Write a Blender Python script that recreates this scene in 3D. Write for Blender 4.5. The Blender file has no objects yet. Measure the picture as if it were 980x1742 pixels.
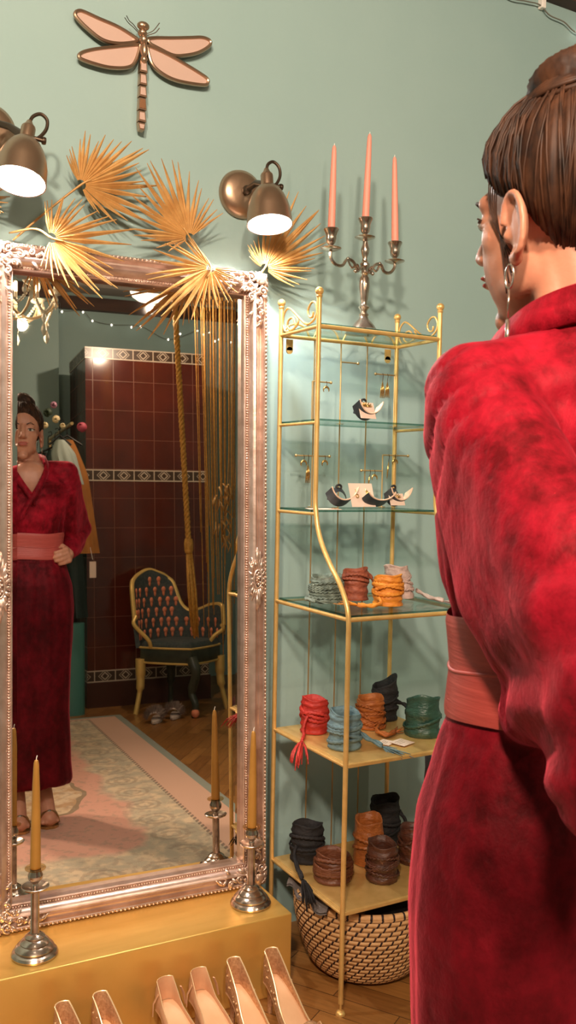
import bpy, bmesh, math, random
from mathutils import Vector, Matrix, noise
from math import sin, cos, pi, radians, sqrt, atan2
V = Vector
scene = bpy.context.scene
COL = scene.collection

# ------------------------------------------------------------------ camera, world, lights, exposure
YAW, PITCH, ROLL = 0.5103, -0.0377, 0.0186
fwd = V((sin(YAW)*cos(PITCH), cos(YAW)*cos(PITCH), sin(PITCH)))
rgt = V((cos(YAW), -sin(YAW), 0.0)); upv = rgt.cross(fwd)
r2 = rgt*cos(ROLL) + upv*sin(ROLL); u2 = upv*cos(ROLL) - rgt*sin(ROLL)
camd = bpy.data.cameras.new('camera'); cam = bpy.data.objects.new('camera', camd); COL.objects.link(cam)
cam.matrix_world = Matrix(((r2.x, u2.x, -fwd.x, 0.0), (r2.y, u2.y, -fwd.y, -2.22), (r2.z, u2.z, -fwd.z, 1.3109), (0, 0, 0, 1)))
camd.sensor_fit = 'VERTICAL'; camd.sensor_height = 24.0; camd.lens = 24.0*1570.95/1742.0
camd.clip_start = 0.05
camd.dof.use_dof = True; camd.dof.focus_distance = 2.35; camd.dof.aperture_fstop = 11.0
scene.camera = cam

world = bpy.data.worlds.new('world'); scene.world = world; world.use_nodes = True
world.node_tree.nodes['Background'].inputs[0].default_value = (0.9, 0.85, 0.8, 1)
world.node_tree.nodes['Background'].inputs[1].default_value = 0.05
vs = scene.view_settings
vs.view_transform = 'Standard'; vs.look = 'None'; vs.gamma = 1.0; vs.use_curve_mapping = False
vs.exposure = 0.0

def lamp(name, kind, loc, energy, color, size=0.1, direction=(0, 0, -1), spot=None, blend=0.5):
    d = bpy.data.lights.new(name, kind); d.energy = energy; d.color = color
    if kind == 'AREA': d.shape = 'DISK'; d.size = size
    else: d.shadow_soft_size = size
    if spot: d.spot_size = spot; d.spot_blend = blend
    o = bpy.data.objects.new(name, d); COL.objects.link(o); o.location = loc
    o.rotation_euler = V(direction).to_track_quat('-Z', 'Y').to_euler()
    return o
WARM = (1.0, 0.79, 0.60)
CEIL = 3.12
CEILING_LAMPS = [((1.70, -3.20, 2.735), 42.0), ((0.35, -1.05, CEIL), 2.0)]  # first is the reflected pendant; second is an added, unseen fill lamp
for (p_, e_) in CEILING_LAMPS:
    lamp('ceiling_lamp_light', 'POINT', (p_[0], p_[1], p_[2]-0.15), e_, WARM, 0.015)
ADDED_SPOTS = [((-0.75, -2.95, 2.92), (0.75, 0.1, 1.55), 385.0), ((-0.2, -3.3, 2.92), (1.75, 0.1, 1.0), 320.0)]  # added unseen spots that brighten the front wall and the woman's back
for (p_, t_, e_) in ADDED_SPOTS:
    lamp('added_spot_beam', 'SPOT', p_, e_, WARM, 0.11, V(t_)-V(p_), radians(95), 0.7)

# ------------------------------------------------------------------ mesh builder
class MB:
    def __init__(s): s.v = []; s.f = []; s.mi = []; s.at = {}
    def add(s, vs_, fs_, mi=0):
        b = len(s.v); s.v += [V(p) for p in vs_]
        for f in fs_: s.f.append([i+b for i in f]); s.mi.append(mi)
        return b
    def xf(s, M, start=0):
        for i in range(start, len(s.v)): s.v[i] = M @ s.v[i]
        return s
    def box(s, c, d, M=None, mi=0):
        x, y, z = d[0]/2, d[1]/2, d[2]/2
        p = [V((a*x, b*y, e*z)) for a in (-1, 1) for b in (-1, 1) for e in (-1, 1)]
        if M: p = [M @ q for q in p]
        s.add([q+V(c) for q in p], [(0, 1, 3, 2), (4, 6, 7, 5), (0, 4, 5, 1), (2, 3, 7, 6), (0, 2, 6, 4), (1, 5, 7, 3)], mi)
    def ring_loft(s, rings, closed=True, cap=True, loop=False, mi=0):
        n = len(rings[0]); b = len(s.v)
        vs_ = [p for r in rings for p in r]; fs_ = []
        m = len(rings)
        for i in range(m if loop else m-1):
            i2 = (i+1) % m
            for j in range(n if closed else n-1):
                k = (j+1) % n
                fs_.append((i*n+j, i*n+k, i2*n+k, i2*n+j))
        if cap and closed and not loop:
            fs_.append(tuple(range(n-1, -1, -1))); fs_.append(tuple((m-1)*n+j for j in range(n)))
        s.add(vs_, fs_, mi)
    def tube(s, pts, r, n=8, closed=False, cap=True, flat=1.0, mi=0, up=None):
        pts = [V(p) for p in pts]; m = len(pts)
        rr = r if isinstance(r, (list, tuple)) else [r]*m
        T = []
        for i in range(m):
            a = pts[i-1] if (i > 0 or closed) else pts[i]; c = pts[(i+1) % m] if (i < m-1 or closed) else pts[i]
            t = (c-a); T.append(t.normalized() if t.length > 1e-9 else V((0, 0, 1)))
        N = V(up) if up else (V((0, 0, 1)) if abs(T[0].z) < .9 else V((1, 0, 0)))
        rings = []
        for i in range(m):
            N = (N - T[i]*N.dot(T[i]))
            N = N.normalized() if N.length > 1e-6 else T[i].orthogonal().normalized()
            B = T[i].cross(N)
            rings.append([pts[i] + (N*cos(2*pi*k/n)*flat + B*sin(2*pi*k/n))*rr[i] for k in range(n)])
        s.ring_loft(rings, True, cap, closed, mi)
    def lathe(s, prof, c=(0, 0, 0), n=24, M=None, mi=0, cap=True):
        rings = []
        for (r, z) in prof:
            ring = [V((r*cos(2*pi*k/n), r*sin(2*pi*k/n), z)) for k in range(n)]
            if M: ring = [M @ p for p in ring]
            rings.append([p+V(c) for p in ring])
        s.ring_loft(rings, True, cap, False, mi)
    def ell(s, c, r, M=None, nu=14, nv=9, mi=0):
        if not isinstance(r, (tuple, list)): r = (r, r, r)
        vs_ = []; fs_ = []
        for i in range(1, nv):
            t = pi*i/nv
            for j in range(nu):
                p = 2*pi*j/nu; vs_.append(V((r[0]*sin(t)*cos(p), r[1]*sin(t)*sin(p), r[2]*cos(t))))
        vs_.append(V((0, 0, r[2]))); vs_.append(V((0, 0, -r[2]))); a = len(vs_)-2; b = a+1
        for j in range(nu):
            k = (j+1) % nu
            for i in range(nv-2): fs_.append((i*nu+j, (i+1)*nu+j, (i+1)*nu+k, i*nu+k))
            fs_.append((a, j, k)); fs_.append((b, (nv-2)*nu+k, (nv-2)*nu+j))
        if M: vs_ = [M @ p for p in vs_]
        s.add([p+V(c) for p in vs_], fs_, mi)
    def cap2(s, a, b, ra, rb, n=14):   # capsule with two radii
        a = V(a); b = V(b); d = b-a; L = d.length; Q = d.to_track_quat('Z', 'Y').to_matrix()
        pr = [(ra*sin(t), -ra*cos(t)) for t in (0.15, .5, .9, 1.3)] + [(ra, 0)] + [(rb, L)] + [(rb*sin(t), L+rb*cos(t)) for t in (1.3, .9, .5, .15)]
        s.lathe(pr, a, n, Q)
    def prism(s, outline, y0, y1, mi=0):   # outline in (x,z)
        n = len(outline)
        s.ring_loft([[V((x, y0, z)) for x, z in outline], [V((x, y1, z)) for x, z in outline]], True, True, False, mi)
    def grid(s, P, mi=0):
        n = len(P[0]); fs_ = []
        for i in range(len(P)-1):
            for j in range(n-1): fs_.append((i*n+j, i*n+j+1, (i+1)*n+j+1, (i+1)*n+j))
        s.add([p for r in P for p in r], fs_, mi)
ORG = {}
def mkmesh(name, mb, mats, off, sharp=40, flat=False):
    me = bpy.data.meshes.new(name)
    me.from_pydata([tuple(p-off) for p in mb.v], [], mb.f)
    for m in (mats if isinstance(mats, (list, tuple)) else [mats]): me.materials.append(m)
    if any(mb.mi): me.polygons.foreach_set('material_index', mb.mi)
    for k, vals in mb.at.items():
        at = me.attributes.new(k, 'FLOAT', 'POINT'); at.data.foreach_set('value', vals)
    bm = bmesh.new(); bm.from_mesh(me); bmesh.ops.recalc_face_normals(bm, faces=bm.faces[:]); bm.to_mesh(me); bm.free()
    if not flat:
        me.polygons.foreach_set('use_smooth', [True]*len(me.polygons))
        if sharp: me.set_sharp_from_angle(angle=radians(sharp))
    return me
def tag(o, label, cat, group=None, kind=None):
    o['label'] = label; o['category'] = cat
    if group: o['group'] = group
    if kind: o['kind'] = kind
    return o
def thing(name, label, cat, loc=(0, 0, 0), group=None):
    o = bpy.data.objects.new(name, None); COL.objects.link(o); o.location = loc; o.empty_display_size = .05
    ORG[o] = V(loc); return tag(o, label, cat, group)
def part(name, mb, mat, parent, label=None, **kw):
    off = ORG[parent]; me = mkmesh(name, mb, mat, off, **kw)
    o = bpy.data.objects.new(name, me); COL.objects.link(o); o.parent = parent; ORG[o] = off
    if label: o['label'] = label
    return o
def solo(name, mb, mat, label, cat, group=None, kind=None, **kw):
    lo = V((min(p.x for p in mb.v), min(p.y for p in mb.v), min(p.z for p in mb.v))); hi = V((max(p.x for p in mb.v), max(p.y for p in mb.v), max(p.z for p in mb.v)))
    off = V(((lo.x+hi.x)/2, (lo.y+hi.y)/2, lo.z)); me = mkmesh(name, mb, mat, off, **kw)
    o = bpy.data.objects.new(name, me); COL.objects.link(o); o.location = off; ORG[o] = off
    return tag(o, label, cat, group, kind)
def struct(name, mb, mat, label=None, **kw):
    me = mkmesh(name, mb, mat, V((0, 0, 0)), **kw); o = bpy.data.objects.new(name, me); COL.objects.link(o); o['kind'] = 'structure'
    if label: o['label'] = label; o['category'] = name.split('_')[0]
    return o
def copy_tree(o, parent=None):
    c = o.copy(); COL.objects.link(c)
    if parent: c.parent = parent
    for ch in list(o.children): copy_tree(ch, c)
    return c
def bev(o, w=.003, seg=2):
    m = o.modifiers.new('bevel', 'BEVEL'); m.width = w; m.segments = seg; m.limit_method = 'ANGLE'; m.angle_limit = radians(40); return o
def catmull(pts, k=8, closed=False):
    pts = [V(p) for p in pts]; out = []; n = len(pts)
    for i in range(n if closed else n-1):
        p1, p2 = pts[i], pts[(i+1) % n]
        p0 = pts[i-1] if (i > 0 or closed) else p1*2-p2; p3 = pts[(i+2) % n] if (i+2 < n or closed) else p2*2-p1
        for j in range(k):
            t = j/k; out.append(.5*((2*p1)+(p2-p0)*t+(2*p0-5*p1+4*p2-p3)*t*t+(3*p1-p0-3*p2+p3)*t**3))
    if not closed: out.append(pts[-1])
    return out
def lerp(a, b, t): return a+(b-a)*t

# ------------------------------------------------------------------ materials
def newmat(name):
    m = bpy.data.materials.new(name); m.use_nodes = True; nt = m.node_tree
    return m, nt, nt.nodes['Principled BSDF']
def setin(b, **kw):
    for k, v in kw.items(): b.inputs[k.replace('_', ' ')].default_value = v
def c4(c): return (c[0], c[1], c[2], 1.0)
def nd(nt, t, **kw):
    n = nt.nodes.new(t)
    for k, v in kw.items(): setattr(n, k, v)
    return n
def mth(nt, op, a, b=None, c=None):
    n = nt.nodes.new('ShaderNodeMath'); n.operation = op
    for i, x in enumerate((a, b, c)):
        if x is None: continue
        if isinstance(x, (int, float)): n.inputs[i].default_value = x
        else: nt.links.new(x, n.inputs[i])
    return n.outputs[0]
def mixc(nt, f, a, b):
    n = nt.nodes.new('ShaderNodeMix'); n.data_type = 'RGBA'
    for i, x in ((0, f), (6, a), (7, b)):
        if isinstance(x, (int, float)): n.inputs[i].default_value = x
        elif isinstance(x, tuple): n.inputs[i].default_value = c4(x)
        else: nt.links.new(x, n.inputs[i])
    return n.outputs[2]
def noisef(nt, vec, scale, detail=3, rough=.5):
    n = nt.nodes.new('ShaderNodeTexNoise'); n.inputs['Scale'].default_value = scale; n.inputs['Detail'].default_value = detail; n.inputs['Roughness'].default_value = rough
    if vec is not None: nt.links.new(vec, n.inputs['Vector'])
    return n.outputs['Fac']
def coords(nt, scale=(1, 1, 1)):
    t = nt.nodes.new('ShaderNodeTexCoord'); m = nt.nodes.new('ShaderNodeMapping'); m.inputs['Scale'].default_value = scale
    nt.links.new(t.outputs['Object'], m.inputs['Vector']); return m.outputs[0]
def remap(nt, x, a, b, c=0.0, d=1.0):
    n = nt.nodes.new('ShaderNodeMapRange'); nt.links.new(x, n.inputs[0])
    for i, v in enumerate((a, b, c, d)): n.inputs[i+1].default_value = v
    return n.outputs[0]
def bump(nt, b, h, strength=.3, dist=.01):
    n = nt.nodes.new('ShaderNodeBump'); n.inputs['Strength'].default_value = strength; n.inputs['Distance'].default_value = dist
    nt.links.new(h, n.inputs['Height']); nt.links.new(n.outputs[0], b.inputs['Normal'])
def pbr(name, col, rough=.5, metal=0.0, col2=None, vs=20, bmp=0, bs=80, stretch=(1, 1, 1), bd=.004, lo=.35, hi=.65, **kw):
    m, nt, b = newmat(name); setin(b, Base_Color=c4(col), Roughness=rough, Metallic=metal, **kw)
    if col2 or bmp:
        co = coords(nt, stretch)
        if col2:
            f = remap(nt, noisef(nt, co, vs, 4), lo, hi); nt.links.new(mixc(nt, f, col, col2), b.inputs['Base Color'])
        if bmp: bump(nt, b, noisef(nt, co, bs, 3), bmp, bd)
    return m
def emis(name, col, s):
    m, nt, b = newmat(name); setin(b, Base_Color=c4(col), Emission_Color=c4(col), Emission_Strength=s); return m
def glassy(name, tint, rough=.02, refl=.12):
    m = bpy.data.materials.new(name); m.use_nodes = True; nt = m.node_tree; nt.nodes.clear()
    o = nd(nt, 'ShaderNodeOutputMaterial'); t = nd(nt, 'ShaderNodeBsdfTransparent'); g = nd(nt, 'ShaderNodeBsdfGlossy'); x = nd(nt, 'ShaderNodeMixShader'); l = nd(nt, 'ShaderNodeLayerWeight')
    t.inputs[0].default_value = c4(tint); g.inputs['Roughness'].default_value = rough; l.inputs[0].default_value = .25
    nt.links.new(mth(nt, 'ADD', mth(nt, 'MULTIPLY', l.outputs['Fresnel'], .35), refl*.15), x.inputs[0])
    nt.links.new(t.outputs[0], x.inputs[1]); nt.links.new(g.outputs[0], x.inputs[2]); nt.links.new(x.outputs[0], o.inputs[0]); return m

M_wall = pbr('teal_wall_paint', (.288, .418, .405), .62, 0, (.322, .452, .435), 1.6, .12, 60, (1, 1, 1), .003)
M_ceil = pbr('ceiling_plaster', (.40, .37, .33), .8, 0, (.36, .33, .30), 2)
M_beam = pbr('dark_brown_beam', (.075, .032, .02), .6, 0, (.05, .022, .014), 6, .1, 60, (.4, 4, 4))
M_gold = pbr('brushed_gold_paint', (.80, .47, .115), .30, .62, (.88, .54, .15), 5, .06, 40, (1, 6, 1), .002)
M_brass = pbr('brass_tube', (.84, .54, .20), .34, .5, (.74, .455, .15), 30)
M_brassd = pbr('thin_brass_wire', (.58, .39, .18), .35, .7)
M_frame = pbr('champagne_silver_leaf', (.76, .57, .49), .3, .8, (.58, .40, .32), 26, .08, 90)
M_frameo = pbr('champagne_silver_ornament', (.82, .65, .56), .3, .78, (.57, .38, .28), 60)
M_silver = pbr('aged_silver', (.66, .56, .48), .2, .95, (.45, .34, .26), 40, .05, 60)
M_bronze = pbr('antique_bronze', (.42, .27, .18), .33, .9, (.50, .34, .23), 8, .03, 200, (1, 1, .04))
M_dbronze = pbr('dark_bronze', (.09, .06, .04), .4, .8)
M_white = pbr('white_enamel', (.85, .8, .74), .5)
M_bulb = emis('bulb_glow', (1.0, .86, .68), 14.0)
M_palm = pbr('dried_palm_gold', (.66, .385, .14), .45, .12, (.48, .245, .075), 18, .25, 130, (1, 1, 1), .003)
M_candleg = pbr('gold_wax', (.46, .225, .045), .42, .15, (.40, .19, .035), 12)
M_candlep = pbr('peach_wax', (.86, .32, .24), .5, 0, None, Subsurface_Weight=.15, Subsurface_Radius=(.02, .008, .005))
M_glass = glassy('shelf_glass', (.90, .965, .94))
M_dglass = pbr('painted_rose_reflection', (.80, .56, .47), .16, .35)  # pink base colour stands in for the bright ceiling mirrored in the wings
M_dark = pbr('black_cloth', (.012, .010, .012), .7, 0, (.03, .026, .028), 40, .3, 120)

# ------------------------------------------------------------------ floor: oak parquet blocks
def parquet():
    m, nt, b = newmat('oak_parquet'); co = coords(nt)
    mp = nd(nt, 'ShaderNodeMapping'); mp.inputs['Rotation'].default_value = (0, 0, radians(58)); nt.links.new(co, mp.inputs['Vector'])
    br = nd(nt, 'ShaderNodeTexBrick'); nt.links.new(mp.outputs[0], br.inputs['Vector'])
    br.inputs['Scale'].default_value = 1.0; br.inputs['Brick Width'].default_value = .36; br.inputs['Row Height'].default_value = .075
    br.inputs['Mortar Size'].default_value = .0012; br.inputs['Mortar Smooth'].default_value = .2; br.offset = .5
    br.inputs['Color1'].default_value = c4((.36, .165, .045)); br.inputs['Color2'].default_value = c4((.24, .10, .026)); br.inputs['Mortar'].default_value = c4((.05, .02, .008))
    g = nd(nt, 'ShaderNodeMapping'); g.inputs['Scale'].default_value = (2, 26, 1); nt.links.new(mp.outputs[0], g.inputs['Vector'])
    f = remap(nt, noisef(nt, g.outputs[0], 4, 5), .3, .7)
    col = nd(nt, 'ShaderNodeMix'); col.data_type = 'RGBA'; col.blend_type = 'MULTIPLY'; col.inputs[0].default_value = 1
    nt.links.new(br.outputs['Color'], col.inputs[6]); nt.links.new(mixc(nt, f, (.75, .7, .62), (1.1, 1.05, 1.0)), col.inputs[7])
    nt.links.new(col.outputs[2], b.inputs['Base Color']); setin(b, Roughness=.34); return m
fl = MB(); fl.box((.9, -2.45, -.05), (4.8, 5.3, .1)); struct('floor', fl, parquet(), 'oak parquet floor', flat=True)
RX0, RX1 = -1.5, 3.3
w = MB(); w.box((.9, .15, 1.6), (4.8, .1, 3.2)); struct('wall_front', w, M_wall, 'sage teal wall behind the mirror and the shelf', flat=True)
w = MB(); w.box((.9, -5.05, 1.6), (4.8, .1, 3.2)); struct('wall_back', w, M_wall, 'teal wall behind the tiled stove seen in the mirror', flat=True)
w = MB(); w.box((-.0625, -4.85, 1.6), (2.875, .3, 3.2)); struct('wall_chimney', w, M_wall, 'teal wall projection beside the tiled stove', flat=True)
w = MB(); w.box((RX0-.05, -2.45, 1.6), (.1, 5.3, 3.2)); struct('wall_left', w, M_wall, flat=True)
w = MB(); w.box((RX1+.05, -2.45, 1.6), (.1, 5.3, 3.2)); struct('wall_right', w, M_wall, flat=True)
w = MB(); w.box((.9, -2.45, CEIL+.05), (4.8, 5.3, .1)); struct('ceiling', w, M_ceil, 'plaster ceiling seen in the mirror', flat=True)
w = MB(); w.box((.9, .075, 2.955), (4.8, .05, .11)); struct('trim_1', w, M_beam, 'dark brown beam along the top of the wall', flat=True)
w = MB(); w.box((.9, -4.97, 3.03), (4.8, .06, .1)); w.box((-.0625, -4.68, 3.03), (2.875, .04, .1)); struct('trim_2', w, M_beam, flat=True)
w = MB(); w.box((2.45, .09, .05), (1.7, .02, .1)); struct('baseboard_front', w, M_wall, flat=True)

# ------------------------------------------------------------------ gold plinth box
RB = Matrix.Rotation(-.024, 3, 'Z')
b_ = MB(); b_.box((0, 0, 0), (.724, .305, .204)); b_.xf(RB.to_4x4()); b_.xf(Matrix.Translation((.794, -.060, .102)))
bev(solo('display_plinth', b_, M_gold, 'long gold painted box on the floor carrying the big mirror', 'plinth', flat=True), .003)

# ------------------------------------------------------------------ big leaning mirror
MO = V((1.0, -.0114, .3)); MX = V((.99845, -.05557, 0)); MZ = V((.00204, .0367, .99932)); MN = V((-.05553, -.99778, .0367))
def mp(u, v, h=0): return MO + MX*u + MZ*v + MN*h
U0, U1, V0, V1 = -.496, .109, -.031, 1.497
mroot = thing('leaning_mirror', 'tall silver-gold ornate framed mirror leaning on the gold box', 'mirror', mp((U0+U1)/2, V0-.058))
def frame_sweep(prof):
    cs = [(U0, V0, -1, -1), (U1, V0, 1, -1), (U1, V1, 1, 1), (U0, V1, -1, 1)]
    return [[mp(u+su*w, v+sv*w, h) for (w, h) in prof] for (u, v, su, sv) in cs]
mb = MB()
rings = frame_sweep([(0, -.016), (0, .008), (.003, .010), (.006, .008), (.011, .008), (.013, .012), (.016, .019), (.022, .025), (.027, .027), (.031, .025), (.035, .019), (.040, .014), (.045, .013), (.049, .017), (.0515, .024), (.054, .026), (.056, .023), (.061, .021), (.064, .016), (.064, -.018), (0, -.018)])
mb.ring_loft(rings, True, False, True)
part('frame', mb, M_frame, mroot, sharp=30)
def bead_run(w, h, step, r, sq=1.0):
    mb = MB()
    c = [mp(U0-w, V0-w, h), mp(U1+w, V0-w, h), mp(U1+w, V1+w, h), mp(U0-w, V1+w, h)]
    RM = Matrix((MX, MN, MZ)).transposed()
    for i in range(4):
        a, b = c[i], c[(i+1) % 4]; n = int((b-a).length/step); hz = abs((b-a).normalized().dot(MX)) > .5
        for k in range(n): mb.ell(a.lerp(b, (k+.5)/n), (r*sq, r, r) if hz else (r, r, r*sq), RM, 6, 5)
    return mb
part('bead_strip', bead_run(.0085, .0095, .0068, .0029), M_frameo, mroot, sharp=0)
part('rope_edging', bead_run(.0592, .0215, .0105, .0036, 1.35), M_frameo, mroot, sharp=0)
# mirror glass with bevelled border
def mirror_mat():
    m, nt, b = newmat('mirror_silvering'); setin(b, Base_Color=(.74, .71, .66, 1), Metallic=1.0, Roughness=.012); return m
mb = MB(); bw = .0145
o_ = [mp(U0-.002, V0-.002, -.0123), mp(U1+.002, V0-.002, -.0123), mp(U1+.002, V1+.002, -.0123), mp(U0-.002, V1+.002, -.0123)]
i_ = [mp(U0+bw, V0+bw, -.012), mp(U1-bw, V0+bw, -.012), mp(U1-bw, V1-bw, -.012), mp(U0+bw, V1-bw, -.012)]
mb.add(o_+i_, [(4, 5, 6, 7), (0, 1, 5, 4), (1, 2, 6, 5), (2, 3, 7, 6), (3, 0, 4, 7)])
part('mirror_glass', mb, mirror_mat(), mroot, 'bevelled mirror glass reflecting the shop', flat=True)
# carved ornaments
def spiral(c, r0, r1, a0, turns, ax, ay, n=16):
    return [c + (ax*cos(a0+turns*2*pi*t/n)+ay*sin(a0+turns*2*pi*t/n))*lerp(r0, r1, t/n) for t in range(n+1)]
def leaf(mb, a, b, w, h, up):
    a = V(a); b = V(b); d = (b-a); sd = d.cross(up).normalized(); n = 7
    P = []
    for i in range(n):
        t = i/(n-1); ww = w*sin(pi*min(1, .12+t*.88))**.8; c = a + d*t + up*(h*sin(pi*t)); P.append([c-sd*ww, c-sd*ww*.5+up*h*.7, c+up*h*.25, c+sd*ww*.5+up*h*.7, c+sd*ww])
    mb.grid(P)
def corner_ornament(cu, cv, su, sv):
    mb = MB(); rnd = random.Random(int(cu*1000)+int(cv*77)); N = MN
    def q(x, y, h=.022): return mp(cu+su*x, cv+sv*y, h)      # x,y measured inward-negative from the outer corner
    ax, ay = MX*su, MZ*sv
    for (x, y, r, a, tr) in [(-.022, -.022, .017, 0, 1.6), (-.05, -.016, .013, 2, -1.5), (-.016, -.05, .013, 0, 1.5), (-.078, -.028, .010, 1, 1.4), (-.028, -.08, .010, 1, -1.4),
                             (-.105, -.02, .008, 2, 1.3), (-.022, -.108, .008, 2, -1.3), (-.045, -.047, .011, 3, 1.4), (-.064, -.05, .009, 4, -1.3), (-.05, -.068, .009, 1, 1.3)]:
        pts = spiral(q(x, y, .026), r, r*.18, a, tr, ax, ay, 18)
        mb.tube(pts, [.0034*(1-.5*k/18) for k in range(19)], 6)
        mb.ell(q(x, y, .028), .0035, None, 7, 5)
    for arm in (0, 1):
        for k in range(13):
            s = -.012 - .0095*k; wob = -.03 + .014*sin(k*1.7)
            a = (s, wob) if arm == 0 else (wob, s)
            dx, dy = (-.016, .018*(1 if k % 2 else -1)) if arm == 0 else (.018*(1 if k % 2 else -1), -.016)
            leaf(mb, q(*a), q(a[0]+dx, a[1]+dy, .019), .0042, .006, N)
        tip = [(-.12-.006*i, -.028+.008*sin(i*.9)) for i in range(6)]
        tip = tip if arm == 0 else [(b, a) for a, b in tip]
        mb.tube([q(a, b, .025) for a, b in tip], [.004, .0045, .003, .0045, .003, .002], 6)
    for k in range(9):
        a = radians(8+k*9.2); c = (-.004-.062*(1-sin(a))*.2, -.004)
        leaf(mb, q(-.03, -.03, .024), q(-.03+.034*cos(a), -.03+.034*sin(a), .018), .0045, .007, N)
    for k in range(26):
        x = -rnd.uniform(.004, .07); y = -rnd.uniform(.004, .07)
        if x+y < -.1: continue
        mb.ell(q(x, y, .024), rnd.uniform(.002, .0045), None, 7, 5)
    return mb
W = .064
for (cu, cv, su, sv) in [(U0-W, V0-W, -1, -1), (U1+W, V0-W, 1, -1), (U1+W, V1+W, 1, 1), (U0-W, V1+W, -1, 1)]:
    part('corner_ornament', corner_ornament(cu, cv, su, sv), M_frameo, mroot, sharp=0)
def side_cartouche(cu, cv):
    mb = MB(); N = MN
    def q(x, y, h=.02): return mp(cu+x, cv+y, h)
    for k in range(20):
        a = 2*pi*k/20; e = 1.0+.35*abs(cos(a*2.5))
        leaf(mb, q(.011*cos(a), .026*sin(a), .024), q(.022*e*cos(a), .058*e*sin(a), .020), .0036, .006, N)
    mb.tube([q(.0115*cos(t*pi/12), .024*sin(t*pi/12), .03) for t in range(24)], .003, 6, True)
    mb.ell(q(0, 0, .027), (.008, .006, .017), None, 10, 7)
    for k in range(7): mb.ell(q(.005*sin(k*2.1), -.014+.005*k, .034), .0035, None, 7, 5)
    for sy in (-1, 1):
        for sx in (-1, 1):
            mb.tube(spiral(q(sx*.010, sy*.036, .026), .009, .002, 0 if sx > 0 else pi, 1.5*sx*sy, MX, MZ, 16), [.003*(1-.5*k/16) for k in range(17)], 6)
        leaf(mb, q(0, sy*.04, .026), q(0, sy*.086, .022), .006, .006, N)
    return mb
for cu in (U0-.033, U1+.033): part('carved_cartouche', side_cartouche(cu, .735), M_frameo, mroot, sharp=0)

# ------------------------------------------------------------------ candlesticks and gold candles on the box
def candlestick(x, y, z0, label, clabel):
    r = thing('candlestick', label, 'candlestick', (x, y, z0), 'silver candlesticks in front of the mirror'); c = (x, y, z0)
    mb = MB(); mb.lathe([(.0, .0005), (.052, .0005), (.053, .005), (.050, .010), (.044, .013), (.045, .018), (.041, .023), (.033, .028), (.034, .031), (.029, .036), (.022, .040), (.023, .044), (.018, .048), (.013, .051), (.0005, .052)], c, 40); part('base', mb, M_silver, r, sharp=28)
    mb = MB(); mb.lathe([(.012, .049), (.0102, .055), (.0098, .148), (.012, .152), (.0005, .153)], c, 12); part('stem', mb, M_silver, r, sharp=25)
    mb = MB(); mb.lathe([(.006, .150), (.020, .151), (.030, .156), (.0315, .160), (.030, .161), (.019, .156), (.006, .154)], c, 32); part('drip_pan', mb, M_silver, r)
    mb = MB(); mb.lathe([(.006, .153), (.008, .160), (.006, .165), (.011, .170), (.0165, .178), (.017, .186), (.013, .194), (.0125, .200), (.0005, .201)], c, 24); part('socket', mb, M_silver, r)
    mb = MB(); mb.lathe([(.0125, .199), (.023, .200), (.024, .2025), (.022, .2045), (.0122, .205)], c, 24, cap=False); part('drip_ring', mb, glassy('drip_ring_glass', (.95, .85, .65)), r)
    t = thing('gold_candle', clabel, 'candle', (x, y, z0+.2015), 'gold taper candles in front of the mirror'); c2 = (x, y, z0+.2015)
    mb = MB(); mb.lathe([(.0005, 0), (.0118, 0), (.0121, .01), (.0108, .10), (.0085, .19), (.0066, .232), (.0058, .243), (.004, .249), (.0005, .251)], c2, 24); part('wax', mb, M_candleg, t)
    mb = MB(); mb.tube([V(c2)+V((0, 0, .249)), V(c2)+V((.0005, 0, .255)), V(c2)+V((.002, 0, .260))], .0011, 6); part('wick', mb, M_white, t)
candlestick(.5255, -.128, .2045, 'silver candlestick at the end of the gold box cut by the photo edge', 'gold taper candle standing before the reflected red dress')
candlestick(1.0815, -.128, .2045, 'silver candlestick on the gold box beside the wicker basket end', 'gold taper candle in front of the mirror frame next to the shelf')

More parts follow.
